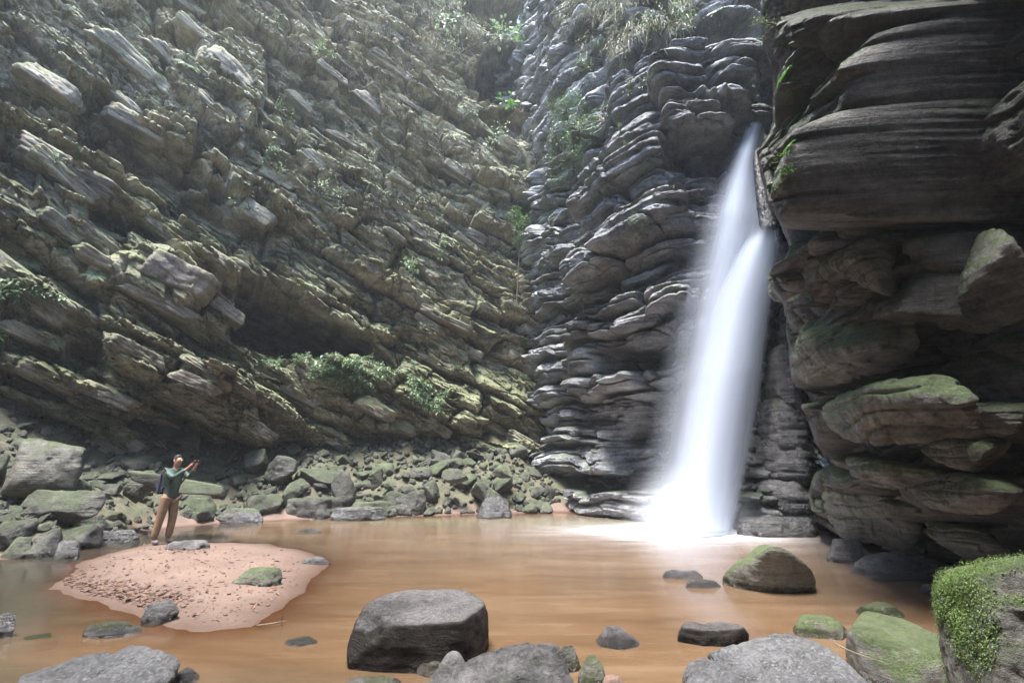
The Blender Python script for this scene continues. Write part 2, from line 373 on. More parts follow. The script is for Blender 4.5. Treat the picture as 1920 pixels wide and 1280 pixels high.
# left cliff: feature outlines read off the photograph: (outline, metres out, edge width px, tilt x, tilt y)
LF = [
 ([(452,505),(520,540),(610,590),(700,632),(705,655),(640,668),(560,665),(470,650),(432,635),(440,560)], -5.5, 10),
 ([(150,165),(235,180),(215,225),(165,262),(148,300),(142,215)], -0.7, 8),
 ([(150,225),(215,215),(300,262),(370,305),(395,340),(380,350),(330,345),(250,320),(160,285)], -0.9, 8),
 ([(170,190),(240,185),(330,225),(370,250),(358,300),(290,270),(210,222)], 0.75, 10, 0.1, 0.2),
 ([(40,90),(130,130),(140,175),(120,180),(60,150)], 0.5, 10),
 ([(0,140),(60,165),(130,180),(128,190),(40,195),(0,195)], -0.5, 8),
 ([(60,130),(140,175),(138,250),(60,195)], 0.3, 8),
 ([(230,20),(360,40),(385,75),(330,105),(300,100),(250,50)], -1.0, 14),
 ([(370,60),(440,60),(500,110),(500,190),(470,260),(440,215),(365,130)], 0.8, 14, 0.2, 0.0),
 ([(470,260),(420,230),(360,180),(330,160),(330,185),(400,260),(455,300)], 0.5, 8),
 ([(0,235),(60,255),(80,290),(70,330),(0,300)], -0.5, 12),
 ([(0,185),(110,235),(230,300),(320,370),(310,385),(210,330),(100,265),(0,215)], 0.55, 8),
 ([(70,330),(160,370),(165,410),(150,435),(110,425),(60,380)], 0.5, 14),
 ([(160,380),(300,420),(320,450),(220,440),(165,420)], -0.45, 8),
 ([(270,470),(330,465),(390,520),(400,550),(360,600),(300,600),(250,560),(160,540),(165,500)], 0.65, 22, 0.2, 0.1),
 ([(310,450),(380,475),(450,520),(453,540),(400,530),(330,480)], 0.5, 9),
 ([(395,530),(455,555),(448,590),(420,625),(370,600),(400,560)], 0.5, 12),
 ([(0,560),(60,575),(110,600),(120,635),(60,630),(0,600)], -0.3, 10),
 ([(130,640),(190,650),(180,690),(140,700),(115,670)], -0.8, 12),
 ([(0,505),(130,570),(260,620),(420,690),(440,700),(430,715),(300,660),(150,600),(0,530)], 0.45, 8),
 ([(200,640),(260,650),(330,680),(325,700),(300,720),(260,710),(215,690)], 0.5, 10),
 ([(340,680),(400,690),(425,700),(400,745),(350,760),(310,730)], 0.6, 10),
 ([(420,690),(560,760),(580,800),(540,790),(440,740)], 0.3, 8),
 ([(0,690),(120,720),(130,760),(60,750),(0,720)], -0.5, 10),
 ([(0,660),(60,670),(140,705),(140,725),(80,715),(0,690)], 0.5, 9),
 ([(120,715),(200,720),(280,740),(285,760),(240,790),(200,775),(130,760)], 0.7, 14),
 ([(560,0),(600,0),(640,50),(660,80),(640,95),(590,60)], -0.7, 8),
 ([(600,30),(690,60),(780,130),(760,150),(700,110),(640,80)], 0.45, 9),
 ([(690,160),(750,200),(760,240),(700,215),(680,190)], 0.5, 9),
 ([(560,150),(620,180),(610,225),(560,200)], 0.4, 10),
 ([(470,280),(540,270),(590,300),(560,330),(500,310)], -0.4, 9),
 ([(430,340),(480,380),(530,400),(500,430),(450,410),(425,380)], 0.7, 16),
 ([(395,310),(430,330),(420,380),(395,360)], -0.6, 8),
 ([(540,420),(600,400),(700,420),(720,480),(640,500),(560,460)], -0.15, 12),
 ([(660,480),(720,500),(715,520),(665,505)], 0.55, 6),
 ([(620,400),(690,400),(660,430),(620,425)], 0.4, 8),
 ([(700,520),(770,530),(780,570),(720,580),(680,560)], 0.3, 10),
 ([(600,595),(700,640),(740,640),(760,610),(700,590),(560,520),(520,515)], 0.55, 9),
 ([(760,570),(840,590),(850,620),(780,640),(740,610)], 0.35, 10),
 ([(870,0),(1000,0),(1010,40),(960,70),(900,60),(850,40)], -4.0, 12),
 ([(905,95),(960,85),(1040,100),(1060,150),(1040,190),(960,200),(910,180),(890,130)], -5.0, 14),
 ([(900,200),(960,205),(1000,225),(980,250),(930,255),(895,240)], -1.2, 12),
 ([(950,240),(1050,235),(1060,290),(1000,320),(960,290)], 0.4, 12),
 ([(880,320),(960,330),(1000,370),(960,390),(900,360)], 0.5, 9),
 ([(940,580),(990,600),(985,625),(945,605)], -0.8, 7),
 ([(940,545),(1010,560),(1010,590),(950,585)], 0.5, 8),
 ([(860,860),(1000,850),(960,830),(880,820)], 0.3, 10),
 ([(890,790),(960,780),(1000,810),(950,835),(890,820)], -0.6, 10),
 ([(640,740),(720,760),(760,800),(700,820),(640,790)], 0.4, 14),
 ([(450,770),(520,800),(500,840),(440,820)], 0.35, 12),
 ([(180,790),(260,800),(250,850),(180,850)], 0.4, 14),
 ([(260,830),(340,850),(330,880),(270,870)], -0.6, 12),
 ([(0,770),(60,780),(50,830),(0,830)], -0.6, 12),
]
def left_disp(P, S, W, N):
    Q = np.stack([S, W, P[..., 2]*0], -1)
    u = S+0.35*fbm(Q, 0.3, 3, 5); wv = W+0.55*fbm(Q, 0.22, 3, 11)+0.10*fbm(Q, 1.3, 3, 12)
    # where the fabric is massive and where it is thin-bedded
    mas = sstep(-0.15, 0.35, fbm(Q, 0.28, 2, 21))
    d1, k1 = strata(u, wv, 1.6, 1.9, 101, groove=0.4, blk=(1.6, 4.2), tilt=0.75)
    d2, k2 = strata(u+0.9*h1(k1, 55), wv+0.1*fbm(Q, 0.9, 2, 33), 0.36, 0.46, 202, groove=0.5, blk=(1.8, 6.0), tilt=0.95)
    d3, k3 = strata(u, wv, 0.11, 0.14, 303, groove=0.6, blk=(3.0, 12.0), tilt=0.8)
    n1 = fbm(P, 1.6, 5, 41, 0.55); n2 = ridged(P, (3.5, 3.5, 5.0), 3, 44)
    d = 0.55*d1+(0.15+0.7*(1-mas))*d2*0.7+(0.25+0.75*(1-mas))*d3+0.09*n1+0.03*n2
    sk = 0.35*fbm(Q, 0.9, 2, 66)
    d = d+facets(u*.55+sk, wv*1.1+sk, 0.62, 60, crack=.35, cw=.03)+facets(u*1.3+sk, wv*2.6+sk, 0.26, 61)+facets(u*3.0+wv*.5, wv*5.2, 0.09, 62)+0.02*fbm(P, 9, 3, 63)
    d = d+0.6*fbm(Q, 0.13, 2, 77)
    d = d+1.15*features(P, LF, 3)
    return d.astype(np.float32)

LEFT_PLAN = [(-19,-3),(-18.5,2.5),(-17,7),(-14.5,11),(-11.3,14.2),(-7.8,16.6),(-4.2,18.2),(-1.2,19.2),(1.6,19.9),(4,20.8),(6.5,21.5)]
LLEAN = [(-6, -1.2), (0, -1.0), (2.0, -0.5), (4, 0.1), (9, -0.6), (14, -1.6), (22, -3.4), (34, -7)]
leftw, LP, LN, LS = wall('left_cliff', LEFT_PLAN, (-1.5, 60), LLEAN, 900, 1380, left_disp, M['left'], slope=0.52, smooth=False)
tag(leftw, 'mossy brown layered rock cliff dipping down to the right across the left side', kind='structure')

BF = [
 ([(1240,60),(1290,40),(1400,30),(1430,60),(1425,120),(1380,140),(1300,110),(1260,130)], -1.5, 12),
 ([(1225,170),(1270,135),(1340,130),(1400,160),(1410,190),(1395,235),(1340,240),(1290,225),(1240,235),(1222,200)], 1.3, 24, 0, 0.2),
 ([(1250,235),(1330,225),(1370,250),(1360,270),(1290,280),(1240,265)], 1.0, 12),
 ([(1240,285),(1360,275),(1400,290),(1370,330),(1300,345),(1250,335)], -1.1, 12),
 ([(1285,290),(1320,285),(1320,310),(1290,320)], 0.8, 10),
 ([(1230,130),(1250,100),(1270,60),(1240,60),(1220,90)], 0.7, 12),
 ([(1080,520),(1170,420),(1280,370),(1285,420),(1180,480),(1110,560)], 0.45, 14),
 ([(1110,600),(1190,560),(1290,540),(1290,640),(1200,650),(1120,660)], 0.6, 20),
 ([(1110,660),(1200,655),(1280,650),(1260,690),(1180,700),(1120,700)], -0.9, 12),
 ([(1040,700),(1060,640),(1110,620),(1120,700),(1115,740),(1060,740)], 0.5, 16),
 ([(1130,740),(1180,700),(1280,670),(1290,690),(1240,730),(1150,770)], 0.5, 10),
 ([(1160,760),(1290,720),(1290,860),(1240,890),(1150,890),(1140,820)], -1.3, 14),
 ([(1060,800),(1140,795),(1150,830),(1050,835)], 0.6, 10),
 ([(1020,850),(1110,830),(1250,835),(1260,870),(1180,890),(1040,890)], 0.6, 14),
 ([(1040,890),(1250,885),(1240,920),(1100,925),(1040,910)], -0.9, 8),
 ([(1040,925),(1140,920),(1300,925),(1300,965),(1100,965),(1040,950)], 0.1, 12),
]
def back_disp(P, S, W, N):
    Q = np.stack([S, W, P[..., 2]*0], -1)
    und = 0.7*fbm(Q, (0.35, 0.16, 1), 3, 311)
    u = S+0.3*fbm(Q, 0.5, 3, 305); wv = W+und+0.08*fbm(Q, (2.0, 2.5, 1), 3, 312)
    d1, k1 = strata(u, wv, 0.95, 0.95, 131, round_=0.5, groove=0.6, blk=(1.8, 5.0), tilt=0.4)
    d2, k2 = strata(u, wv, 0.38, 0.40, 232, round_=0.45, groove=0.6, blk=(4.5, 14.0), tilt=0.5)
    d3, k3 = strata(u, wv, 0.09, 0.09, 333, round_=0.6, groove=0.6, blk=(5.0, 16.0), tilt=0.5)
    d = 0.8*d1+0.85*d2+0.6*d3+facets(u*.6, wv*1.6, .22, 71, cw=.04)+0.015*fbm(P, 9, 3, 63)+0.16*fbm(P, 1.3, 5, 341, 0.55)+0.02*ridged(P, (5, 5, 9), 2, 9)
    d = d+0.9*fbm(Q, (0.45, 0.1, 1), 2, 377)
    return (d+features(P, BF, 13)).astype(np.float32)
BACK_PLAN = [(-2.0,27.5),(0.0,24.2),(1.0,21.3),(1.6,19.2),(2.4,16.9),(3.6,14.2),(5.0,13.1),(6.8,12.7),(8.6,12.7),(10.2,13.4)]
BLEAN = [(-2, 0.5), (0, 0.5), (1, 0.1), (2.5, -0.3), (5, 0.1), (9, 0.0), (12, 0.2), (15, -0.2), (22, -0.5), (32, -1.5)]
backw, BP, BN, BS = wall('back_cliff', BACK_PLAN, (-1.5, 33), BLEAN, 540, 1100, back_disp, M['back'])
tag(backw, 'grey layered cliff of rounded beds behind the waterfall', kind='structure')

RF = [
 ([(1480,665),(1520,610),(1600,560),(1690,530),(1705,560),(1712,640),(1700,690),(1620,715),(1570,735),(1515,715),(1482,690)], 0.75, 26, 0, -0.1),
 ([(1530,800),(1545,770),(1640,735),(1750,680),(1760,700),(1750,740),(1800,765),(1800,790),(1640,830),(1570,850),(1532,830)], 0.6, 14, 0, 0),
 ([(1570,745),(1640,745),(1680,760),(1600,785),(1575,775)], 0.3, 10),
 ([(1680,510),(1720,465),(1770,435),(1850,420),(1925,425),(1930,600),(1780,610),(1722,650),(1712,600),(1690,560)], 1.0, 22, 0, 0.2),
 ([(1518,900),(1555,880),(1590,930),(1700,950),(1740,975),(1725,1030),(1640,1032),(1550,1000),(1520,960)], 0.7, 22),
 ([(1565,875),(1630,850),(1700,860),(1765,880),(1750,930),(1650,930),(1590,925)], 0.5, 16),
 ([(1745,940),(1800,905),(1925,890),(1925,960),(1850,975),(1790,985)], 0.6, 16),
 ([(1745,985),(1860,985),(1880,1000),(1860,1060),(1780,1050),(1735,1010)], 0.45, 16),
 ([(1750,840),(1850,815),(1900,850),(1870,890),(1780,900)], 0.45, 14),
 ([(1440,520),(1480,478),(1525,470),(1532,500),(1500,545),(1465,566),(1448,545)], 0.8, 14),
 ([(1500,430),(1520,390),(1580,375),(1600,420),(1640,470),(1600,500),(1520,500),(1503,470)], 0.9, 18),
 ([(1495,340),(1560,305),(1610,325),(1630,380),(1590,372),(1520,385),(1500,400)], 0.7, 14),
 ([(1535,545),(1560,500),(1600,450),(1680,402),(1690,440),(1650,500),(1600,560),(1550,600)], 0.8, 16),
 ([(1520,225),(1560,160),(1600,110),(1650,0),(1930,0),(1930,410),(1800,430),(1700,400),(1620,330),(1570,310),(1540,265)], 1.3, 30, 0.1, 0.3),
 ([(1432,0),(1480,0),(1470,60),(1480,120),(1455,130),(1438,80)], 0.4, 12),
 ([(1500,240),(1530,235),(1560,290),(1520,330),(1490,320)], 0.5, 12),
 ([(1815,770),(1930,750),(1930,830),(1850,820)], 0.5, 12),
 ([(1690,380),(1760,330),(1790,350),(1780,410),(1700,430)], 0.4, 14),
 ([(1540,1000),(1640,1034),(1760,1050),(1900,1080),(1930,1120),(1700,1110),(1560,1060)], -0.9, 12),
]
def right_disp(P, S, W, N):
    Q = np.stack([S, W, P[..., 2]*0], -1)
    u = S+0.5*fbm(Q, 0.4, 3, 505); wv = W+0.75*fbm(Q, 0.3, 3, 512)+0.05*fbm(Q, 2.0, 2, 513)
    d1, k1 = strata(u, wv, 1.2, 0.9, 141, round_=1.0, groove=0.3, blk=(1.2, 2.6), tilt=0.5)
    d2, k2 = strata(u, wv, 0.42, 0.3, 242, round_=0.7, groove=0.4, blk=(2.5, 7.0), tilt=0.5)
    d3, k3 = strata(u, wv, 0.09, 0.05, 343, round_=0.4, groove=0.5, blk=(5.0, 16.0), tilt=0.5)
    lowm = 1-0.6*sstep(5, 7, P[..., 2])
    hi = sstep(4.5, 6.5, P[..., 2])
    d = (0.36+.2*hi)*d1+(0.05+.25*hi+0.15*sstep(-.1,.4,fbm(Q,0.3,2,9)))*d2*.8+(0.35+.2*hi)*d3*.8+facets(u*.7, wv*1.3, .26, 81, crack=.5, cw=.04)+facets(u*2, wv*4, .07, 82)+0.03*ridged(P, 4, 4, 64)+0.02*fbm(P, 10, 3, 63)+0.2*fbm(P, 0.9, 5, 541, 0.5)+0.02*ridged(P, (6, 6, 10), 2, 19)
    return (d+1.35*features(P, RF, 23, wob=7)).astype(np.float32)
RIGHT_PLAN = [(9.4,12.6),(8.0,11.6),(7.3,10.2),(6.9,8.6),(6.5,7.0),(6.2,5.4),(6.1,3.5),(6.2,1.0),(6.6,-2.5)]
RLEAN = [(-2, -0.8), (0, -0.9), (0.4, -0.4), (1.2, 0.35), (2, 0.5), (4, 0.35), (6, 0.4), (9, 0.7), (11.5, 1.1), (14, 1.9), (17, 2.1), (22, 2.1)]  # topmost part leans out above the view, added to shade the upper face
SIL = [(-400,1400),(0,1425),(80,1432),(150,1452),(230,1452),(255,1444),(285,1420),(320,1425),(380,1440),(430,1470),(465,1482),(482,1475),(500,1450),(522,1440),(545,1450),(570,1470),(640,1478),(720,1485),(760,1500),(790,1518),(830,1530),(870,1555),(885,1530),(920,1518),(970,1520),(990,1550),(1020,1600),(1050,1680),(1085,1760),(1300,1900)]
def right_edge(P):
    px, row = proj(P)
    lim = np.interp(row, [a for a, b in SIL], [b for a, b in SIL])+5*fbm(P, 2.5, 3, 71)
    m = (P[..., 1] > 3.0) & (px > -5000)
    f = ca*P[..., 1]+sa*(P[..., 2]-CAM[2])
    x2 = (lim-960)/FPX*f
    P = P.copy(); d = x2-P[..., 0]; r = 0.12                      # smooth maximum
    P[..., 0] = np.where(m, P[..., 0]+0.5*(d+np.sqrt(d*d+r*r)), P[..., 0])
    return P
rightw, RP, RN, RS = wall('right_cliff', RIGHT_PLAN, (-1.2, 17), RLEAN, 620, 720, right_disp, M['right'], post=right_edge)
tag(rightw, 'dark overhanging cliff of rounded mossy beds along the right side', kind='structure')

# the unseen gorge behind the camera, its lean added to shade camera-facing sides
def far_disp(P, S, W, N):
    Q = np.stack([S, W, P[..., 2]*0], -1)
    d1, k = strata(S, W+0.5*fbm(Q, 0.3, 2, 5), 1.2, 0.9, 171, round_=0.5)
    return d1+0.4*fbm(P, 0.6, 4, 6)
REAR_PLAN = [(6.6,-2.0),(7.2,-5),(5.5,-9),(0,-11),(-7,-10.5),(-15,-8),(-19.2,-2.5)]
rearw, _, _, _ = wall('unseen_rear_cliff_shade', REAR_PLAN, (-1.5, 18), [(-2,0),(0,0),(6,1.0),(20,8.5)], 160, 100, far_disp, M['right'])
tag(rearw, 'unseen dark gorge wall, leaned over for shade, closing the place behind the viewpoint', kind='structure')

# ------------------------------------------------------------------ ground: bank, sandbar, pool bed
def poly_xy(pts): return [tuple(at(a, b, z=0.0)[:2]) for a, b in pts]
BANK = poly_xy([(-900,1120),(-400,1075),(-100,1050),(40,1042),(120,1034),(200,1012),(300,990),(420,979),(540,973),(620,970),(730,968),(860,964),(960,962),(1030,958),(1150,962),(1330,968)])
BANK = BANK+[(9, 14), (9, 30), (-30, 30), (-30, BANK[0][1])]
BAR = poly_xy([(93,1100),(120,1078),(160,1052),(230,1030),(285,1017),(380,1016),(500,1018),(575,1034),(612,1056),(560,1110),(525,1145),(470,1176),(390,1180),(330,1172),(270,1158),(180,1130)])
def bed(X, Y):
    P = np.stack([X, Y, np.zeros_like(X)], -1)
    wx = fbm(P, 0.9, 4, 71)*0.25; wy = fbm(P, 0.9, 4, 72)*0.25
    wx2 = wx+0.1*fbm(P, 3, 3, 91); wy2 = wy+0.1*fbm(P, 3, 3, 92)
    db = poly_sd((X+wx).astype(np.float32), (Y+wy).astype(np.float32), BANK)
    ds = poly_sd((X+wx2*0.7).astype(np.float32), (Y+wy2*0.7).astype(np.float32), BAR)
    n = fbm(P, 1.1, 4, 73)
    zb = np.where(db > 0, 0.05+0.62*db+0.32*n*np.clip(db, 0, 1), 0.05+0.22*db)
    zb = np.minimum(zb, 3.0)
    zs = np.where(ds > 0, 0.095*(1-np.exp(-np.clip(ds, 0, 9)/0.8))+0.002, -0.22*(1-np.exp(np.clip(ds, -9, 0)/1.1))+0.002)
    rough = sstep(0.0, 0.5, ds)*(0.010*fbm(P, 7, 4, 74)+0.012*np.maximum(0, fbm(P, 3.0, 4, 75)))
    # trodden, crumbly sand along the near left edge
    cr = sstep(-5.2, -6.4, X+0.3*Y-1.0)*sstep(0.05, 0.3, ds)
    zs = zs+rough+cr*0.05*np.maximum(0, ridged(P, 5, 3, 76)-0.1)
    z0 = -0.38+0.08*n
    return np.maximum(np.maximum(zb, zs), z0), zb, zs, ds, db
nx, ny = 620, 470
xs = np.linspace(-20, 10.5, nx); ys = np.r_[np.linspace(-11, 3.2, 40), 3.2+np.cumsum(np.linspace(0.025, 0.055, ny-40))]
X, Y = np.meshgrid(xs, ys, indexing='ij')
Z, ZB, ZS, DS, DB = bed(X, Y)
me = mesh_from('ground', np.stack([X, Y, Z], -1).reshape(-1, 3), grid_faces(nx, ny))
at_ = me.attributes.new('soil', 'FLOAT', 'POINT')
at_.data.foreach_set('value', sstep(0.1, 0.5, DB).astype(np.float32).ravel())
def sand_mat():
    T = NT('wet_pink_sand'); tc = T.n('ShaderNodeTexCoord'); v = tc.outputs['Object']
    n1 = T.noise(v, 1.3, 6, 0.6); n2 = T.noise(v, 14, 8, 0.75); n3 = T.noise(v, 120, 3, 0.7)
    c = T.ramp(n1, [(0.3, (0.082, 0.050, 0.037)), (0.7, (0.135, 0.090, 0.070))])
    c = T.mix(T.math('MULTIPLY', T.ramp(n2, [(0.55, 0.0), (0.75, 1.0)]), 0.65), c, (0.11, 0.055, 0.034))
    c = T.mix(T.math('MULTIPLY', T.ramp(n3, [(0.35, 0.0), (0.6, 1.0)]), 0.25), c, (0.18, 0.125, 0.096))
    geo = T.n('ShaderNodeNewGeometry'); sp = T.n('ShaderNodeSeparateXYZ'); T.l(geo.outputs['Position'], sp.inputs[0])
    wet = T.n('ShaderNodeMapRange'); wet.inputs[1].default_value = 0.0; wet.inputs[2].default_value = 0.07; wet.inputs[3].default_value = 1; wet.inputs[4].default_value = 0; T.l(sp.outputs[2], wet.inputs[0])
    c = T.mix(T.math('MULTIPLY', wet.outputs[0], 0.75), c, (0.052, 0.030, 0.019))
    a = T.n('ShaderNodeAttribute', attribute_name='soil')
    soil = T.ramp(n2, [(0.35, (0.03, 0.028, 0.02)), (0.6, (0.07, 0.075, 0.035)), (0.75, (0.13, 0.10, 0.075))])
    c = T.mix(T.math('MULTIPLY', a.outputs['Fac'], T.ramp(n1, [(0.2, 0.5), (0.6, 1.0)])), c, soil)
    h = T.math('ADD', T.math('MULTIPLY', n2, 1.0), T.math('MULTIPLY', n3, 0.3))
    b = T.n('ShaderNodeBump'); b.inputs['Distance'].default_value = 0.02; b.inputs['Strength'].default_value = 0.8; T.l(h, b.inputs['Height'])
    p = T.n('ShaderNodeBsdfPrincipled'); T.l(c, p.inputs['Base Color']); T.l(b, p.inputs['Normal'])
    r = T.math('SUBTRACT', 0.85, T.math('MULTIPLY', wet.outputs[0], 0.5)); T.l(r, p.inputs['Roughness'])
    T.l(p, T.out.inputs[0]); return T.m
M['sand'] = sand_mat()
o = link('ground', me, M['sand']); tag(o, kind='structure')
def ground_z(x, y):
    i = np.clip(np.searchsorted(xs, x), 1, nx-1); j = np.clip(np.searchsorted(ys, y), 1, ny-1)
    return float(Z[i, j])

# ------------------------------------------------------------------ water
FALL = at(1305, 995, z=0.0)
def make_water():
    nx, ny = 420, 330
    xs2 = np.linspace(-20, 11, nx); ys2 = np.r_[np.linspace(-11, 2.8, 20), np.linspace(2.9, 19, ny-20)]
    X, Y = np.meshgrid(xs2, ys2, indexing='ij')
    P = np.stack([X, Y, 0*X], -1)
    z, zb, zs, ds, db = bed(X, Y)
    dx, dy = X-FALL[0], Y-FALL[1]
    dist = np.sqrt((dx*0.8)**2+(dy*1.15)**2)
    H = 0.004*fbm(P, (0.8, 1.8, 1), 3, 81)+0.012*np.exp(-dist/1.2)*fbm(P, 3.0, 4, 82)
    me = mesh_from('water', np.stack([X, Y, H], -1).reshape(-1, 3), grid_faces(nx, ny))
    depth = np.clip(-z, 0, 1)
    foam = np.exp(-(dist/1.15)**2)*1.5+0.3*np.exp(-(np.sqrt((dx*0.38+0.45)**2+(dy*0.9)**2)/0.8)**2)
    foam = foam+0.16*np.exp(-(np.sqrt((dx*0.35)**2+(dy*0.5)**2)/1.5)**2)
    foam = np.clip(foam*(0.85+0.5*fbm(P, (1.2, 4, 1), 4, 83)), 0, 1)
    green = sstep(1.6, 0.3, np.abs(Y-13.6+0.06*(X-2)+0.5*fbm(P, (0.3, 1, 1), 3, 85)))*sstep(-9.5, -3, X)*0.75
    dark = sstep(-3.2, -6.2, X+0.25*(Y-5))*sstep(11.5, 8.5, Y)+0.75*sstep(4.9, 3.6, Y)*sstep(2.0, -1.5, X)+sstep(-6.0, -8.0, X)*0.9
    dark = np.clip(dark+0.3*fbm(P, 0.7, 3, 86), 0, 1)  # left water darkened by painted shade and reflections, besides deeper clearer water
    for nm, a in (('depth', depth), ('foam', foam), ('green', green), ('clear', dark)):  # 'clear' holds painted shade and reflections as well as clear depth
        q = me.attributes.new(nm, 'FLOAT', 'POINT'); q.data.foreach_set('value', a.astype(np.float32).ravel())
    T = NT('silty_brown_water'); v = T.n('ShaderNodeTexCoord').outputs['Object']
    A = lambda nm: T.n('ShaderNodeAttribute', attribute_name=nm).outputs['Fac']
    s1 = T.noise(T.mapping(v, (0.35, 1.6, 1), (0, 0, 0.12)), 1.0, 5, 0.6, 0.8)
    s2 = T.noise(T.mapping(v, (0.8, 5.0, 1), (0, 0, 0.15)), 1.6, 5, 0.6, 0.5)
    c = T.ramp(s1, [(0.3, (0.075, 0.044, 0.023)), (0.5, (0.098, 0.059, 0.032)), (0.75, (0.128, 0.085, 0.052))])
    c = T.mix(T.math('MULTIPLY', T.ramp(s2, [(0.5, 0.0), (0.75, 1.0)]), 0.22), c, (0.20, 0.135, 0.092))
    c = T.mix(T.math('MULTIPLY', A('green'), T.ramp(s2, [(0.25, 0.4), (0.6, 1.0)])), c, (0.125, 0.112, 0.066))
    c = T.mix(A('clear'), c, (0.035, 0.034, 0.024))  # dark olive carries painted shade and reflection as well as clear depth
    c = T.mix(A('foam'), c, (0.88, 0.9, 0.93))
    dif = T.n('ShaderNodeBsdfDiffuse'); T.l(c, dif.inputs[0])
    tr = T.n('ShaderNodeBsdfTransparent'); tr.inputs[0].default_value = (0.8, 0.62, 0.45, 1)
    al = T.math('SUBTRACT', 1.0, T.math('POWER', 2.718, T.math('MULTIPLY', A('depth'), -12.0)))
    al = T.math('MAXIMUM', T.math('MULTIPLY', al, 1.0), A('foam'))
    m1 = T.n('ShaderNodeMixShader'); T.l(al, m1.inputs[0]); T.l(tr, m1.inputs[1]); T.l(dif, m1.inputs[2])
    bm = T.n('ShaderNodeBump'); bm.inputs['Strength'].default_value = 0.25; bm.inputs['Distance'].default_value = 0.02; T.l(T.math('ADD', s1, T.math('MULTIPLY', s2, 0.4)), bm.inputs['Height'])
    gl = T.n('ShaderNodeBsdfGlossy'); gl.inputs['Roughness'].default_value = 0.13; T.l(bm, gl.inputs['Normal'])
    fr = T.n('ShaderNodeFresnel'); fr.inputs[0].default_value = 1.33; T.l(bm, fr.inputs['Normal'])
    ff = T.math('MULTIPLY', fr.outputs[0], T.math('SUBTRACT', 1.0, T.math('MULTIPLY', A('foam'), 0.9)))
    m2 = T.n('ShaderNodeMixShader'); T.l(ff, m2.inputs[0]); T.l(m1, m2.inputs[1]); T.l(gl, m2.inputs[2])
    T.l(m2, T.out.inputs[0])
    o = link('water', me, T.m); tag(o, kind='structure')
make_water()

# ------------------------------------------------------------------ rocks
_ico = {}
def ico(sub):
    if sub not in _ico:
        bm = bmesh.new(); bmesh.ops.create_icosphere(bm, subdivisions=sub, radius=1.0)
        V = np.array([v.co[:] for v in bm.verts]); F = np.array([[v.index for v in f.verts] for f in bm.faces]); bm.free()
        _ico[sub] = (V/np.linalg.norm(V, axis=1)[:, None], F)
    return _ico[sub]
def hull_planes(pts):
    pts = np.asarray(pts, float); n = len(pts); c = pts.mean(0); out = []
    ext = np.ptp(pts, axis=0).max()
    for i in range(n):
        for j in range(i+1, n):
            for k in range(j+1, n):
                nn = np.cross(pts[j]-pts[i], pts[k]-pts[i]); L = np.linalg.norm(nn)
                if L < 1e-7: continue
                nn = nn/L; h = nn@pts[i]
                if nn@c > h: nn, h = -nn, -h
                if (pts@nn <= h+1e-4*ext).all(): out.append((nn, h))
    return out, c
def rock_mesh(name, pts, sub=4, sharp=16, rough=0.05, chip=0.05, seed=0, bedl=0.0, fine=0.0, crack=0.0):
    """a boulder from its corner points: faces of the hull, edges worn by `sharp`, then knocked about"""
    pts = np.asarray(pts, float)
    pl, c = hull_planes(pts)
    S = np.ptp(pts, axis=0)/2; size = S.mean()
    D0, F = ico(sub); D = D0*S; D = D/np.linalg.norm(D, axis=1)[:, None]
    acc = np.zeros(len(D))
    for nn, h in pl:
        hh = max(h-nn@c, 0.02*size); q = np.clip(D@nn, 0, None)/hh
        acc += (q*size)**sharp
    r = size/np.maximum(acc, 1e-12)**(1.0/sharp)
    V = c+D*r[:, None]
    ps = V/size+seed*3.7
    d = rough*fbm(ps, 1.6, 4, seed)+chip*np.minimum(0, ridged(ps, 2.4, 3, seed+5)-0.2)
    if bedl > 0:
        q = V[:, 2]/(size*0.28)+0.6*fbm(ps, 1.0, 2, seed+7); q = q-np.floor(q)
        d = d-bedl*np.exp(-((q-0.5)/0.1)**2)+bedl*0.6*fbm(ps, (1, 1, 6), 3, seed+8)
    if fine > 0: d = d+fine*fbm(ps, 9, 4, seed+11, 0.6)
    if crack > 0:
        q = np.abs(fbm(ps*np.array([1, 1, 0.3]), 1.7, 3, seed+21)); d = d-crack*np.exp(-(q/0.06)**2)
        q = np.abs(fbm(ps*np.array([1, 1, 0.3]), 2.6, 3, seed+31)); d = d-crack*0.7*np.exp(-(q/0.06)**2)
    V = V+D*(d*size)[:, None]
    return V, F
def boulder(name, pts, mat, label, cat='boulder', group=None, **kw):
    V, F = rock_mesh(name, pts, **kw)
    c = V.mean(0); c[2] = V[:, 2].min()
    me = mesh_from(name, V-c, F)
    o = link(name, me, M[mat]); o.location = c
    return tag(o, label, cat, group)
def PT(*rows):     # (px, row, height) -> place
    return [at(a, b, z=h) for a, b, h in rows]
def low(pts, z=-0.35, grow=1.0):   # the same footprint carried down under the water
    p = np.array(pts); c = p.mean(0); q = c+(p-c)*grow; q[:, 2] = z; return [x for x in q]

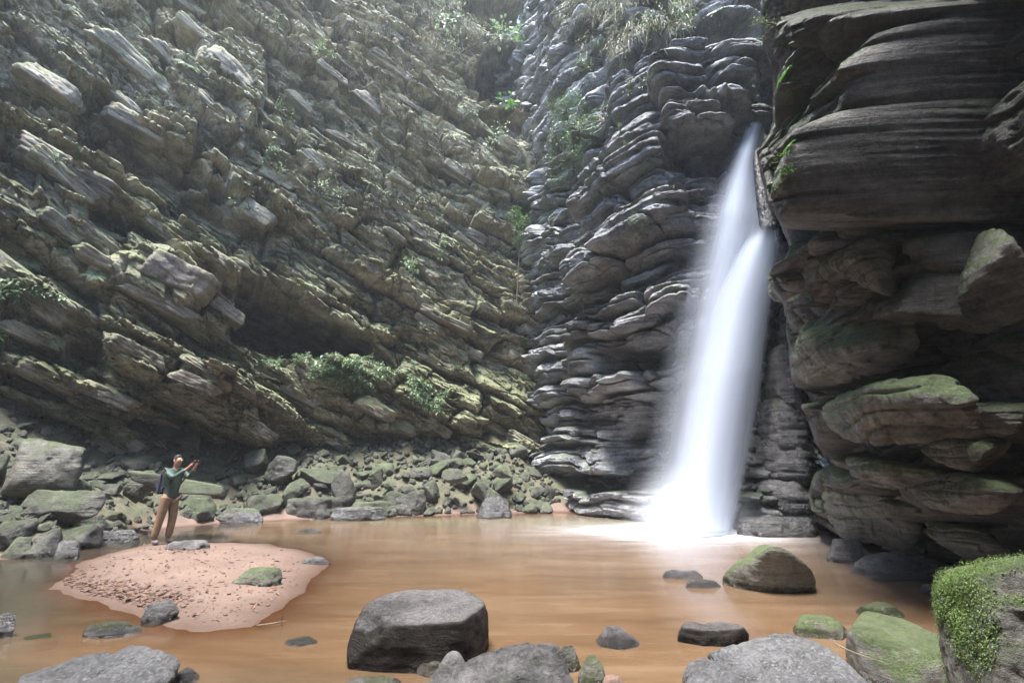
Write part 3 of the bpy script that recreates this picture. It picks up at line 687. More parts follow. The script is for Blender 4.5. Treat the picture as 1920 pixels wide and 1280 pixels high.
# the big block
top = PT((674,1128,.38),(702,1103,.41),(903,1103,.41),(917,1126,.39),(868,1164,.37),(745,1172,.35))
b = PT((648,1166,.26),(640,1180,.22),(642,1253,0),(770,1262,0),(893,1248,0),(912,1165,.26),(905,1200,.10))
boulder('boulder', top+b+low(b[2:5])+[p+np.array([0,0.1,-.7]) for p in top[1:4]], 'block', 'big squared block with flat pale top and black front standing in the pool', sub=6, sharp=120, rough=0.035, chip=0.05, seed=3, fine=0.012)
def dome(px0, px1, rt, rb, seed, mat='stone', label='', depth=0.7, skew=0.0, flat=0.0, sub=5, name='boulder', cat='boulder', zb=0.0, **kw):
    """a free-standing rock whose outline spans px0..px1 and rt..rb, resting at height zb"""
    a = at(px0, rb, z=zb); b_ = at(px1, rb, z=zb); W = (b_-a)[0]; cy0 = a[1]
    yb = cy0+W*depth*0.45
    cx = (at(px0, rb, Y=yb)[0]+at(px1, rb, Y=yb)[0])/2; W = at(px1, rb, Y=yb)[0]-at(px0, rb, Y=yb)[0]
    pk = at((px0+px1)/2, rt, Y=yb+W*depth*0.1); H = pk[2]-zb
    rng = np.random.RandomState(seed); pts = []
    nb = 6 if kw.get('sharp', 10) > 12 else 9
    for k in range(nb):
        t = 2*math.pi*(k+rng.uniform(-.3, .3))/nb
        pts.append((cx+math.cos(t)*W/2*rng.uniform(.92, 1.04), yb+math.sin(t)*W*depth/2*rng.uniform(.85, 1.1), zb+H*rng.uniform(.0, .3)))
    ang = kw.get('sharp', 10) > 10; n = 7 if ang else 5
    for k in range(n):
        t = 2*math.pi*(k+rng.uniform(-.3, .3))/n
        rr = rng.uniform(.3, .8) if ang else 0.35
        rr = rr+(0.85-rr)*min(1, flat)
        hh = 1.0 if k == 0 else rng.uniform(.62+.3*min(1, flat), 1.0) if ang else rng.uniform(.86, 1.0)
        pts.append((cx+skew*W/2*(1-rr)+math.cos(t)*W/2*rr, yb+math.sin(t)*W*depth/2*rr, zb+H*hh))
    for k in range(5):
        t = 2*math.pi*(k)/5; pts.append((cx+math.cos(t)*W*.42, yb+math.sin(t)*W*depth*.42, zb-0.25-0.2*H))
    return boulder(name, pts, mat, label, cat, sub=sub, seed=seed, **kw)
rd = dict(sharp=10, rough=0.14, chip=0.09, fine=0.02)
fc = dict(sharp=30, rough=0.12, chip=0.16, fine=0.03)
dome(770,860,1202,1268,11,'mossy','rounded stone leaning on the foot of the squared block, left one of two',depth=.9,**rd)
dome(805,880,1206,1285,12,'crag','rounded pale topped stone in front of the squared block, right one of two',depth=.9,skew=.2,**rd)
p = PT((790,1262,.20),(900,1215,.34),(985,1196,.40),(1020,1192,.42),(1055,1205,.40),(1068,1240,.30),(1090,1290,.20),(1010,1330,.12),(860,1350,.12),(770,1300,.12))
boulder('boulder', p+low(p[0:1]+p[6:], -.4, 1.05)+low(p[1:5], -.4, 1.1), 'crag', 'large dark ridged slab sloping out of the bottom edge between rounded stones', sub=6, sharp=26, rough=0.10, chip=0.2, seed=21, fine=0.04, bedl=0.03)
dome(1075,1145,1216,1300,13,'mossy','rounded mossy stone at the right end of the dark ridged slab',depth=.9,**rd)
dome(1040,1090,1205,1260,14,'mossy','small dark crusty stone wedged behind the ridged slab',depth=.9,**fc)
dome(1103,1206,1167,1218,15,'crag','single smooth domed boulder alone in the brown water',depth=.8,skew=-.15,**rd)
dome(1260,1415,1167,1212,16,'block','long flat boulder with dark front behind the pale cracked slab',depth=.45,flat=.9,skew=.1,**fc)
p = PT((1268,1240,.14),(1330,1205,.24),(1410,1178,.32),(1480,1170,.34),(1540,1185,.34),(1600,1225,.30),(1660,1290,.22),(1600,1340,.2),(1400,1350,.2),(1270,1310,.12))
boulder('boulder', p+low(p,-.4,1.05), 'pale_slab', 'broad pale slab covered in curving cracks at the bottom edge', sub=6, sharp=18, rough=0.05, chip=0.03, seed=31, fine=0.015, crack=0.09)
dome(1480,1605,1147,1200,17,'mossy','low mossy boulder behind the pale cracked slab',depth=.6,flat=.6,**rd)
dome(1605,1702,1122,1160,18,'mossy','rounded mossy boulder showing behind the wedge shaped rock',depth=.7,**rd)
p = PT((1585,1180,.30),(1620,1140,.36),(1690,1150,.36),(1775,1190,.30),(1780,1230,.26),(1640,1190,.34),(1600,1215,.22),(1590,1200,.2))
q = PT((1585,1230,.0),(1640,1275,.0),(1780,1290,.0),(1700,1300,.05))
boulder('boulder', p+q+low(p,-.4,1.1), 'mossy', 'wedge shaped rock with flat grey top and mossy side, left of the giant moss block', sub=6, sharp=26, rough=0.05, chip=0.05, seed=33, fine=0.012)
p = PT((1345,1085,.05),(1400,1050,.36),(1440,1022,.62),(1470,1020,.63),(1500,1040,.50),(1525,1055,.40),(1528,1085,.1),(1520,1100,0),(1440,1103,0),(1380,1098,0))
p2 = [x+np.array([0.1,0.75,-.1]) for x in p[3:7]]
boulder('boulder', p+p2+low(p[-3:]+p[:1]+p2,-.4,1.0), 'mossy', 'peaked mossy boulder with black underside in front of the right cliff', sub=6, sharp=22, rough=0.06, chip=0.05, seed=35, fine=0.012)
dome(1238,1320,1068,1086,19,'wet','small wet black rock awash left of the peaked boulder, upper one',depth=.5,flat=.6,**fc)
dome(1282,1352,1086,1103,20,'wet','small wet black rock awash left of the peaked boulder, lower one',depth=.5,flat=.6,**fc)
dome(1628,1682,1077,1090,22,'wet','dark rock just breaking the water below the undercut cliff',depth=.6,flat=.6,**fc)
dome(1725,1765,1094,1116,23,'wet','little wet rock beside the giant moss block',depth=.7,**fc)
p = [at(*a[:2], Y=a[2]) for a in ((1757,1078,2.75),(1775,1064,3.25),(1850,1052,3.3),(1835,1078,2.35),(1925,1050,2.2),(2080,1020,2.2),(2050,1010,3.3),(1752,1100,2.8),(1757,1150,2.8),(1778,1180,2.8),(1768,1300,2.7),(1850,1320,2.25),(2100,1320,2.1),(1790,1330,3.2),(2000,1300,3.3))]
giant = boulder('boulder', p, 'mossy', 'giant block furred with bright green moss filling the lower right corner', sub=7, sharp=24, rough=0.09, chip=0.10, seed=37, fine=0.035)
p = PT((20,1262,.12),(110,1225,.20),(205,1202,.24),(290,1212,.24),(340,1210,.24),(345,1240,.2),(330,1275,.12),(200,1330,.12),(0,1330,.1))
boulder('boulder', p+low(p,-.4,1.05), 'pale_slab', 'long grey layered slab rising at the bottom left corner', sub=6, sharp=18, rough=0.12, chip=0.14, seed=39, fine=0.02, bedl=0.07)
dome(312,374,1244,1285,24,'crag','small stone at the right end of the bottom left slab',depth=.8,**rd)
dome(150,265,1163,1197,25,'wet','glistening wet rock awash in the dark water left of the sandbar tip',depth=.55,skew=-.3,**fc)
dome(528,602,1187,1211,26,'wet','small dripping wet rock alone left of the squared block',depth=.6,**rd)
dome(30,112,1187,1200,27,'mossy','pale stone just under the surface at lower left',depth=.5,flat=.5,**rd)
dome(-40,22,1150,1200,28,'wet','dark rock cut by the left edge of the picture',depth=.6,**fc)
dome(262,334,1122,1166,29,'crag','split wedge stone with dark left face at the near edge of the sandbar',depth=.6,zb=.03,skew=-.3,**fc)
dome(430,534,1060,1098,30,'mossy','flat mossy topped stone lying on the middle of the sandbar',depth=.5,zb=.06,skew=.5,flat=.3,**fc)
dome(556,622,1040,1060,31,'crag','low stone at the right tip of the sandbar',depth=.6,zb=.01,**rd)
dome(305,394,1010,1032,32,'crag','half buried grey stone with leaf litter at the back of the sandbar',depth=.5,zb=.07,**fc)
dome(549,607,988,1000,33,'wet','low wet stone out in the water beyond the sandbar',depth=.6,**rd)
dome(888,964,926,973,34,'wet','shiny wet dome shaped boulder standing in the water at the far shore',depth=.8,flat=.4,**rd)
dome(612,728,948,977,35,'wet','gleaming wet slab at the far waterline',depth=.3,flat=1.2,**fc)
dome(522,645,930,973,36,'rubble','dark flat topped slab beside the gleaming slab on the far shore',depth=.5,flat=1.2,**fc)
dome(727,805,912,968,37,'rubble','grey wedge shaped boulder leaning at the far waterline',depth=.6,skew=-.3,**fc)
dome(650,745,938,971,38,'rubble','mossy slab tucked behind the gleaming wet slab',depth=.5,flat=.8,**fc)
dome(82,172,946,1018,39,'mossy','round green capped boulder on the left shore behind two sharp wedges',depth=.9,**rd)
dome(44,116,986,1046,40,'rubble','sharp wedge stone at the left waterline, taller one',depth=.6,**fc)
dome(95,150,1012,1048,41,'crag','small broken stone at the left waterline beside the sharp wedge',depth=.6,**fc)
dome(0,60,1005,1048,42,'rubble','dark stones at the left waterline cut by the picture edge',depth=.6,**fc)
dome(328,404,911,984,43,'rubble','large round boulder at the shore just right of the person',depth=.9,**rd)
dome(400,500,950,982,44,'wet','low smooth wet slab between round boulder and dark flat slab',depth=.5,flat=.6,**rd)
dome(175,262,992,1020,45,'wet','low dark wet rock behind the back edge of the sandbar',depth=.5,flat=.5,**fc)
dome(632,762,1264,1300,46,'stone','flat pale stone cut by the bottom edge under the squared block',depth=.6,flat=.6,zb=.02,**rd)
dome(985,1065,1264,1310,47,'stone','smooth stone top at the bottom edge below the ridged slab',depth=.7,zb=.05,**rd)
dome(1118,1172,1262,1300,48,'sand','small reddish stone at the bottom edge right of the ridged slab',depth=.7,zb=.0,**fc)
dome(1555,1640,1008,1060,49,'wet','black rock tucked under the overhanging foot of the right cliff',depth=.8,**fc)
dome(1600,1800,1035,1090,50,'wet','long black rock deep in the shade of the undercut cliff',depth=.6,**fc)
dome(1375,1545,968,1008,51,'wet','flat wet ledge rock right of the plunge of the waterfall',depth=.5,flat=1.0,**fc)
def bankrock(px0, px1, rt, rb, Y, seed, label, mat='rubble', depth=.8, flat=0, sharp=22, **kw):
    cxp = (px0+px1)/2; zb = at(cxp, rb, Y=Y)[2]; zt = at(cxp, rt, Y=Y)[2]; x0 = at(px0, rb, Y=Y)[0]; x1 = at(px1, rb, Y=Y)[0]
    rng = np.random.RandomState(seed); pts = rng.normal(size=(13, 3)); pts /= np.linalg.norm(pts, axis=1)[:, None]; pts *= rng.uniform(.92, 1.1, (13, 1))
    pts = pts/np.abs(pts).max(0)
    pts = pts*np.array([(x1-x0)/2, (x1-x0)/2*depth, (zt-zb)*.62])+np.array([(x0+x1)/2, Y, zb+(zt-zb)*.42])
    return boulder('boulder', pts, mat, label, 'boulder', None, sub=5, sharp=sharp, rough=.09, chip=.09, seed=seed, fine=.02)
bankrock(8,140,820,928,10.2,60,'huge mossy boulder with dark underside high on the left bank',sharp=14,depth=.8,mat='mossy')
bankrock(32,185,908,972,9.9,61,'long tilted mossy slab below the huge boulder on the left bank',depth=.4,flat=1.0)
bankrock(230,302,882,935,11.5,62,'mossy boulder behind the person on the left bank',depth=.8)
bankrock(0,36,935,998,9.6,63,'mossy boulder cut by the left edge above the shore')
bankrock(455,505,838,880,15.7,64,'upright mossy boulder high in the rubble, left of two')
bankrock(495,562,838,900,15.5,65,'big leaning mossy boulder high in the rubble, right of two')
bankrock(612,668,878,950,15.2,66,'tall upright mossy slab in the rubble of the far shore',depth=.5)
bankrock(560,640,862,905,15.8,67,'dark brown angular boulder in the middle of the rubble')
bankrock(400,442,950,975,12.6,68,'small green stone by the low wet slab')
bankrock(690,722,872,910,15.3,69,'pale grey angular stone standing in the rubble')
bankrock(925,972,870,895,16.2,70,'pale mossy boulder near the right end of the rubble',mat='mossy')
bankrock(820,880,878,905,15.8,71,'long bright green slab lying in the rubble',depth=.4,flat=1.0,mat='mossy')
bankrock(880,945,900,940,16.0,72,'mossy hump behind the shiny wet boulder')
bankrock(975,1010,938,965,16.0,73,'round green boulder at the right end of the far shore, left of two',sharp=9)
bankrock(1010,1040,940,962,16.0,74,'round green boulder at the right end of the far shore, right of two',sharp=9)

def wet_ledge(px0, px1, rt, rb, Y, seed, depth=.8, flat=.8):
    z = at((px0+px1)/2, rb, Y=Y)[2]
    o = dome(px0, px1, rt, rb, seed, 'wet', '', depth=depth, flat=flat, sub=5, name='wet_ledge', zb=z, sharp=8, rough=0.12, chip=0.06, fine=0.02, bedl=0.05)
    for k in ('label', 'category', 'group'):
        if k in o: del o[k]
    o.parent = backw
for a in ((1370,1560,880,975,11.7,81),(1395,1560,812,890,11.8,82),(1412,1540,735,822,11.9,83),(1428,1530,640,745,12.0,84),(1450,1530,560,650,12.1,85),(1440,1500,380,480,11.6,86)):
    wet_ledge(*a)
wet_ledge(1418,1462,262,400,11.3,87,depth=1.0,flat=.3)
# rubble: shared meshes, every stone an object
def rubble_meshes():
    out = []
    for s in range(16):
        rng = np.random.RandomState(500+s); pts = rng.normal(size=(12, 3)); pts /= np.linalg.norm(pts, axis=1)[:, None]
        pts *= rng.uniform(.8, 1.05, (12, 1)); pts *= np.array([1.0, rng.uniform(.55, .95), rng.uniform(.42, .8)])
        V, F = rock_mesh('stone', pts, sub=4, sharp=50, rough=0.08, chip=0.16, seed=s, fine=0.03, bedl=0.02 if s % 2 else 0)
        me = mesh_from('rubble_stone', V, F); me.materials.append(M['rubble']); out.append(me)
    return out
RM = rubble_meshes(); RL = []
rng = np.random.RandomState(7)
RUB = [(o.location.x, o.location.y) for o in C.objects if o.get('category') == 'boulder']
cnt = 0; placed = []
tries = 0
while cnt < 270 and tries < 20000:
    tries += 1
    if cnt < 75: r = rng.uniform(.38, .66)
    elif cnt < 175: r = rng.uniform(.22, .38)
    else: r = rng.uniform(.09, .2)
    x = rng.uniform(-15, 3.2); y = rng.uniform(7.5, 19.5)
    sdv = float(poly_sd(np.array([x], dtype=np.float32), np.array([y], dtype=np.float32), BANK)[0])
    if sdv < -0.05 or sdv > 5.2: continue
    z = ground_z(x, y)
    px, row = proj(np.array([x, y, z])); 
    if px < -60 or px > 1050: continue
    if 225 < px < 330 and row > 940: continue
    if any((x-a)**2+(y-b)**2 < (0.62*(r+c))**2 for a, b, c in placed): continue
    placed.append((x, y, r))
    o = bpy.data.objects.new('rubble_stone', RM[rng.randint(16)]); C.objects.link(o)
    o.location = (x, y, z+r*0.22); o.scale = (r*rng.uniform(.85, 1.3), r*rng.uniform(.8, 1.2), r*rng.uniform(.8, 1.2))
    o.rotation_euler = (rng.uniform(-.6, .6), rng.uniform(-.6, .6), rng.uniform(0, 6.28))
    RL.append((o, r, float(px), float(row)))
    cnt += 1

# ------------------------------------------------------------------ waterfall
def fall_mat(name, strength, streak, core=0.0, seed=0.0):
    T = NT(name); tc = T.n('ShaderNodeTexCoord'); uv = T.n('ShaderNodeUVMap').outputs[0]
    A = T.n('ShaderNodeAttribute', attribute_name='thick').outputs['Fac']
    s1 = T.noise(T.mapping(uv, (streak, 0.7, 1), loc=(seed, seed, 0)), 1.0, 4, 0.5, 0.2)
    s2 = T.noise(T.mapping(uv, (streak*5, 2.2, 1), loc=(seed, 0, 0)), 1.0, 5, 0.6)
    st = T.math('ADD', T.math('MULTIPLY', T.ramp(s1, [(0.25, 0.55), (0.75, 1.0)]), 0.75), T.math('MULTIPLY', s2, 0.35))
    al = T.math('MULTIPLY', T.math('MULTIPLY', A, st), strength, clamp=True)
    d = T.n('ShaderNodeBsdfDiffuse'); d.inputs[0].default_value = (0.66, 0.72, 0.83, 1)
    tl = T.n('ShaderNodeBsdfTranslucent'); tl.inputs[0].default_value = (0.66, 0.72, 0.83, 1)
    m = T.n('ShaderNodeMixShader'); m.inputs[0].default_value = 0.5; T.l(d, m.inputs[1]); T.l(tl, m.inputs[2])
    tr = T.n('ShaderNodeBsdfTransparent')
    mx = T.n('ShaderNodeMixShader'); T.l(al, mx.inputs[0]); T.l(tr, mx.inputs[1]); T.l(m, mx.inputs[2]); T.l(mx, T.out.inputs[0])
    return T.m
def stream(name, rows, lf, rt, Yf, mat, parent, bow=0.25, soft=(0.5, 0.12), vfade=(0.03, 0.0), push=0.0):
    """curtain between a left and a right edge read off the photo; Yf(row) gives how far away it falls"""
    nv, nu = 90, 40
    rr = np.linspace(rows[0], rows[1], nv)
    L = np.interp(rr, [a for a, b in lf], [b for a, b in lf]); Rr = np.interp(rr, [a for a, b in rt], [b for a, b in rt])
    k = np.ones(9)/9; L = np.convolve(np.pad(L, 4, 'edge'), k, 'valid'); Rr = np.convolve(np.pad(Rr, 4, 'edge'), k, 'valid')
    V = []; U = np.linspace(0, 1, nu)
    for i, r in enumerate(rr):
        for u in U:
            p = at(L[i]+(Rr[i]-L[i])*u, r, Y=Yf(r)-bow*math.sin(math.pi*u)-push)
            V.append(p)
    me = mesh_from(name, V, grid_faces(nv, nu))
    uvl = me.uv_layers.new(name='UVMap'); li = np.empty(len(me.loops), dtype=np.int32); me.loops.foreach_get('vertex_index', li)
    uu = np.tile(U, nv); vv = np.repeat(np.linspace(0, 1, nv), nu)
    w_ = np.repeat((Rr-L)/80.0, nu)
    uvl.data.foreach_set('uv', np.stack([(uu-0.5)*w_[0:1].mean()*2+uu*1.5, vv*2], 1)[li].astype(np.float32).ravel())
    th = sstep(0, soft[0], uu)*sstep(0, soft[1], 1-uu)*sstep(0, max(1e-3, vfade[0]), vv)*sstep(0, max(1e-3, vfade[1]), 1-vv)
    q = me.attributes.new('thick', 'FLOAT', 'POINT'); q.data.foreach_set('value', th.astype(np.float32))
    return link(name, me, mat, parent)
yf = lambda r: np.interp(r, [220, 400, 700, 1000], [12.3, 12.0, 11.75, 11.6])
fallr = empty('waterfall', (0, 0, 0)); tag(fallr, 'tall silky white waterfall leaping from the cleft into the brown pool', 'waterfall')
FL = [(225,1398),(260,1378),(330,1342),(420,1302),(520,1268),(650,1238),(800,1210),(960,1185),(1000,1176)]
FR = [(225,1438),(260,1436),(300,1428),(350,1440),(430,1462),(520,1455),(640,1440),(750,1428),(860,1408),(960,1385),(1000,1375)]
stream('veil', (225, 1000), FL, FR, yf, fall_mat('water_veil', 0.8, 1.2, seed=1), fallr, bow=0.45, soft=(0.5, 0.10))
stream('veil', (240, 1000), [(r, (l*0.75+q*0.25)) for (r, l), q in zip(FL, [1438,1436,1434,1458,1455,1440,1420,1392,1375])], FR, yf, fall_mat('water_veil_inner', 0.9, 1.7, seed=4), fallr, bow=0.3, soft=(0.35, 0.10), push=-0.25)
stream('main_stream', (415, 1000), [(415,1425),(470,1370),(560,1325),(700,1290),(850,1262),(1000,1240)], [(415,1462),(470,1468),(560,1452),(700,1430),(850,1402),(1000,1380)], yf,
       fall_mat('water_stream', 1.5, 0.8, seed=7), fallr, bow=0.35, soft=(0.6, 0.35), vfade=(0.08, 0), push=0.3)
stream('upper_stream', (225, 560), [(225,1404),(300,1372),(400,1335),(560,1290)], [(225,1440),(300,1428),(400,1430),(560,1425)], yf,
       fall_mat('water_upper', 1.1, 0.8, seed=9), fallr, bow=0.3, soft=(0.5, 0.5), vfade=(0.03, 0.6), push=0.2)
stream('side_trickle', (345, 470), [(345,1447),(400,1444),(470,1452)], [(345,1454),(400,1458),(470,1468)], lambda r: yf(r)-0.5,
       fall_mat('water_trickle', 0.9, 1.0, seed=3), fallr, bow=0.05, soft=(0.4, 0.4), vfade=(0.15, 0.4))
# spray round the plunge
def mist():
    T = NT('spray'); v = T.n('ShaderNodeTexCoord').outputs['Object']
    ln = T.n('ShaderNodeVectorMath', operation='LENGTH'); T.l(v, ln.inputs[0])
    f = T.math('POWER', T.math('SUBTRACT', 1.0, ln.outputs['Value'], clamp=True), 2.0)
    nz = T.noise(T.mapping(v, (1.5, 1.5, 1.5)), 1.5, 2, 0.5)
    den = T.math('MULTIPLY', T.math('MULTIPLY', f, T.math('ADD', nz, 0.3)), 1.8)
    pv = T.n('ShaderNodeVolumePrincipled'); pv.inputs['Color'].default_value = (0.92, 0.95, 1, 1); T.l(den, pv.inputs['Density'])
    T.l(pv, T.out.inputs['Volume'])
    V, F = ico(3); o = link('spray', mesh_from('spray', V, F), T.m); o.location = (FALL[0]-0.1, FALL[1]+0.1, 0.35); o.scale = (1.9, 1.3, 1.5)
    tag(o, kind='stuff')
mist()

# ------------------------------------------------------------------ haze
def haze():
    T = NT('haze_air'); pv = T.n('ShaderNodeVolumePrincipled'); pv.inputs['Color'].default_value = (0.80, 0.88, 1.0, 1)
    pv.inputs['Density'].default_value = 0.0010; pv.inputs['Anisotropy'].default_value = 0.3
    T.l(pv, T.out.inputs['Volume'])
    bm = bmesh.new(); bmesh.ops.create_cube(bm, size=1.0)
    me = bpy.data.meshes.new('haze'); bm.to_mesh(me); bm.free()
    o = link('haze', me, T.m); o.scale = (52, 60, 54); o.location = (0, 9, 24); tag(o, kind='stuff')
haze()
ANCH = [(74,875,'the huge mossy boulder'),(108,940,'the long tilted slab'),(128,980,'the round green capped boulder'),(266,908,'the boulder behind the person'),(366,948,'the large round boulder'),
 (480,860,'the left high leaning boulder'),(530,870,'the right high leaning boulder'),(584,952,'the dark flat topped slab'),(640,914,'the tall upright slab'),(670,962,'the gleaming wet slab'),(600,884,'the dark brown angular boulder'),
 (766,940,'the grey wedge shaped boulder'),(706,890,'the pale grey angular stone'),(850,892,'the bright green slab'),(926,950,'the shiny domed boulder'),(948,882,'the pale mossy boulder'),(1008,952,'the two round green boulders')]
seen = {}
for o, r, px, row in RL:
    ax, ay, nm = min(ANCH, key=lambda a: (a[0]-px)**2+((a[1]-row)*1.6)**2)
    dx, dy = px-ax, row-ay
    pos = ('right of ' if dx > 0 else 'left of ') if abs(dx) > 1.3*abs(dy) else ('below ' if dy > 0 else 'above ')
    sx, sy, sz = o.scale; shp = 'flat' if sz < 0.9*sx else 'upright' if sz > 1.15*sx else 'blocky'
    sizew = 'large' if r > .36 else 'medium' if r > .2 else 'small'
    lab = f'{sizew} {shp} mossy stone {pos}{nm}'
    seen.setdefault(lab, []).append((o, px))
ORD = ['leftmost', 'second', 'third', 'fourth', 'fifth', 'sixth', 'seventh', 'eighth', 'ninth', 'tenth', 'eleventh', 'twelfth']
def name_all(seen, cat, group):
    for lab, L in seen.items():
        L.sort(key=lambda t: t[1])
        for i, (o, px) in enumerate(L):
            tag(o, lab if len(L) == 1 else f'{lab}, {ORD[min(i, 11)]}' + (' of several' if i == 0 else ' from left'), cat, group)
name_all(seen, 'stone', 'mossy rubble stones under the cliffs')

# small stones filling the gaps
def small_stones():
    V0, F0 = ico(2); rng = np.random.RandomState(99); Vs = []; Fs = []; n = 0
    cnt = 0; XX = rng.uniform(-15, 3.2, 9000).astype(np.float32); YY = rng.uniform(7.5, 19.5, 9000).astype(np.float32); SD = poly_sd(XX, YY, BANK); it = -1
    while cnt < 2200 and it < 8998:
        it += 1; x, y, sdv = float(XX[it]), float(YY[it]), float(SD[it])
        if sdv < -0.02 or sdv > 5.0: continue
        px, row = proj(np.array([x, y, 0.5]))
        if px < -60 or px > 1050: continue
        r = rng.uniform(.035, .13); S = np.array([r*rng.uniform(.8, 1.5), r, r*rng.uniform(.5, .9)])
        pl = rng.normal(size=(9, 3)); pl /= np.linalg.norm(pl, axis=1)[:, None]
        rad = 1/np.maximum((np.clip(V0@pl.T, 0, None)/rng.uniform(.55, .95, 9)).max(1), .9)
        R = np.array(Euler(rng.uniform(-3, 3, 3)).to_matrix())
        Vs.append((V0*rad[:, None]*S)@R.T+np.array([x, y, ground_z(x, y)+r*.25])); Fs.append(F0+n); n += len(V0); cnt += 1
    o = link('small_stones', mesh_from('small_stones', np.concatenate(Vs), np.concatenate(Fs), smooth=False), M['rubble']); tag(o, 'small loose stones filling the gaps of the rubble bank', kind='stuff')
small_stones()

# ------------------------------------------------------------------ slabs standing out of the cliffs
class Surf:
    def __init__(s, P, N):
        s.P = P.reshape(-1, 3); s.N = N.reshape(-1, 3); s.nv = P.shape[1]
        s.px, s.row = proj(s.P); s.d = np.linalg.norm(s.P-CAM, axis=1)
        gx = ((s.px+200)/5).astype(int); gy = ((s.row+200)/5).astype(int); ok = np.where((gx >= 0) & (gx < 480) & (gy >= 0) & (gy < 340))[0]
        ok = ok[np.argsort(-s.d[ok])]; s.g = np.full((480, 340), -1, dtype=np.int64); s.g[gx[ok], gy[ok]] = ok      # nearest written last
    def hit(s, px, row, tol=5):
        i0, j0 = int((px+200)/5), int((row+200)/5)
        for r in (0, 1, 2, 4, 8, 20):
            w_ = s.g[max(0, i0-r):i0+r+1, max(0, j0-r):j0+r+1].ravel(); w_ = w_[w_ >= 0]
            if len(w_): i = w_[np.argmin(s.d[w_])] if r < 2 else w_[len(w_)//2]; return s.P[i], s.N[i], i
        i = np.argmin((s.px-px)**2+(s.row-row)**2); return s.P[i], s.N[i], i
SL, SB, SR = Surf(LP, LN), Surf(BP, BN), Surf(RP, RN)
def slab_meshes(mat, seed, sharp, rough, zr=(.16, .34)):
    out = []
    for s_ in range(10):
        rng = np.random.RandomState(seed+s_); hz = rng.uniform(*zr)
        pts = [(sx*rng.uniform(.45, 1.0), sy*rng.uniform(.35, .65), sz*hz*rng.uniform(.5, 1.2)) for sx in (-1, 1) for sy in (-1, 1) for sz in (-1, 1)]
        pts += [(rng.uniform(-.4, .4), rng.uniform(.5, .7), hz*rng.uniform(-1, 1)) for _ in range(2)]
        V, F = rock_mesh('slab', pts, sub=5, sharp=sharp, rough=rough+.05, chip=.22, seed=s_+seed, fine=.04, bedl=.06)
        me = mesh_from('rock_slab', V, F); me.materials.append(mat); out.append(me)
    return out
def put_slab(parent, me, p, nrm, slope, size, rng, thick=1.0, out=0.1, jig=.12):
    n = Vector(nrm); t = Vector((-nrm[1], nrm[0], 0)); t.z = -slope if t.x > 0 or True else slope; t.normalize()
    up = n.cross(t) if n.cross(t).z > 0 else t.cross(n); up.normalize(); y = up.cross(t).normalized()
    Rm = Matrix((t, y, up)).transposed().to_4x4() @ Euler((rng.uniform(-jig, jig), rng.uniform(-jig, jig), rng.uniform(-jig*1.5, jig*1.5))).to_matrix().to_4x4()
    o = bpy.data.objects.new('rock_slab', me); C.objects.link(o); o.parent = parent
    o.matrix_world = Matrix.Translation(Vector(p)+n*out*size) @ Rm @ Matrix.Diagonal((size, size*.9, size*thick, 1))
    return o
rng = np.random.RandomState(17)
SMl = slab_meshes(M['left'], 700, 60, .07, (.2, .42))
# the big ledges one can pick out, then others between them
for px, row, szpx, th in ((260,245,95,1.0),(90,150,70,1.2),(430,130,80,1.6),(110,300,110,.5),(300,430,90,.6),(330,510,95,1.7),(410,480,70,.9),(420,580,60,1.3),(250,655,80,.9),(370,715,75,1.3),(200,740,80,1.2),(560,740,75,1.1),
                          (520,330,60,1.0),(690,190,60,1.2),(720,110,60,.5),(640,540,70,.5),(690,500,35,.8),(800,600,60,.8),(590,410,50,.8),(480,395,55,1.6),(560,190,50,1.1),(620,130,55,.8),(850,330,60,.6),(760,340,70,.5),
                          (960,270,60,.6),(930,350,50,.7),(960,570,40,1.1),(700,760,70,1.1),(820,800,60,1.0),(930,800,55,.8),(120,420,70,1.1),(60,620,70,.8),(80,700,70,1.0),(200,830,70,1.3),(330,800,60,1.0),(480,800,60,1.0),(740,440,50,.8),(870,450,55,.7),(640,260,60,.7),(380,30,60,.9)):
    p, n, i = SL.hit(px, row); size = szpx*SL.d[i]/FPX*0.62
    put_slab(leftw, SMl[rng.randint(10)], p, n, .52, size, rng, th, -.36)
k = 0
while k < 60:
    px, row = rng.uniform(-10, 1020), rng.uniform(-10, 860)
    if 430 < px < 710 and 500 < row < 670: continue
    if 840 < px < 1060 and row < 210: continue
    p, n, i = SL.hit(px, row); size = rng.uniform(26, 75)*SL.d[i]/FPX
    put_slab(leftw, SMl[rng.randint(10)], p, n, .52, size, rng, rng.uniform(.35, .8), rng.uniform(-.62, -.38), .12); k += 1
SMb = slab_meshes(M['back'], 800, 9, .09, (.2, .4))
k = 0
while k < 26:
    px, row = rng.uniform(1040, 1420), rng.uniform(0, 930)
    if px > 1230 and row > 680 or px > 1400-0.25*row and row > 200: continue
    p, n, i = SB.hit(px, row); size = rng.uniform(20, 55)*SB.d[i]/FPX
    put_slab(backw, SMb[rng.randint(10)], p, n, 0.0, size, rng, rng.uniform(.35, .9), rng.uniform(-.35, -.1), .08); k += 1

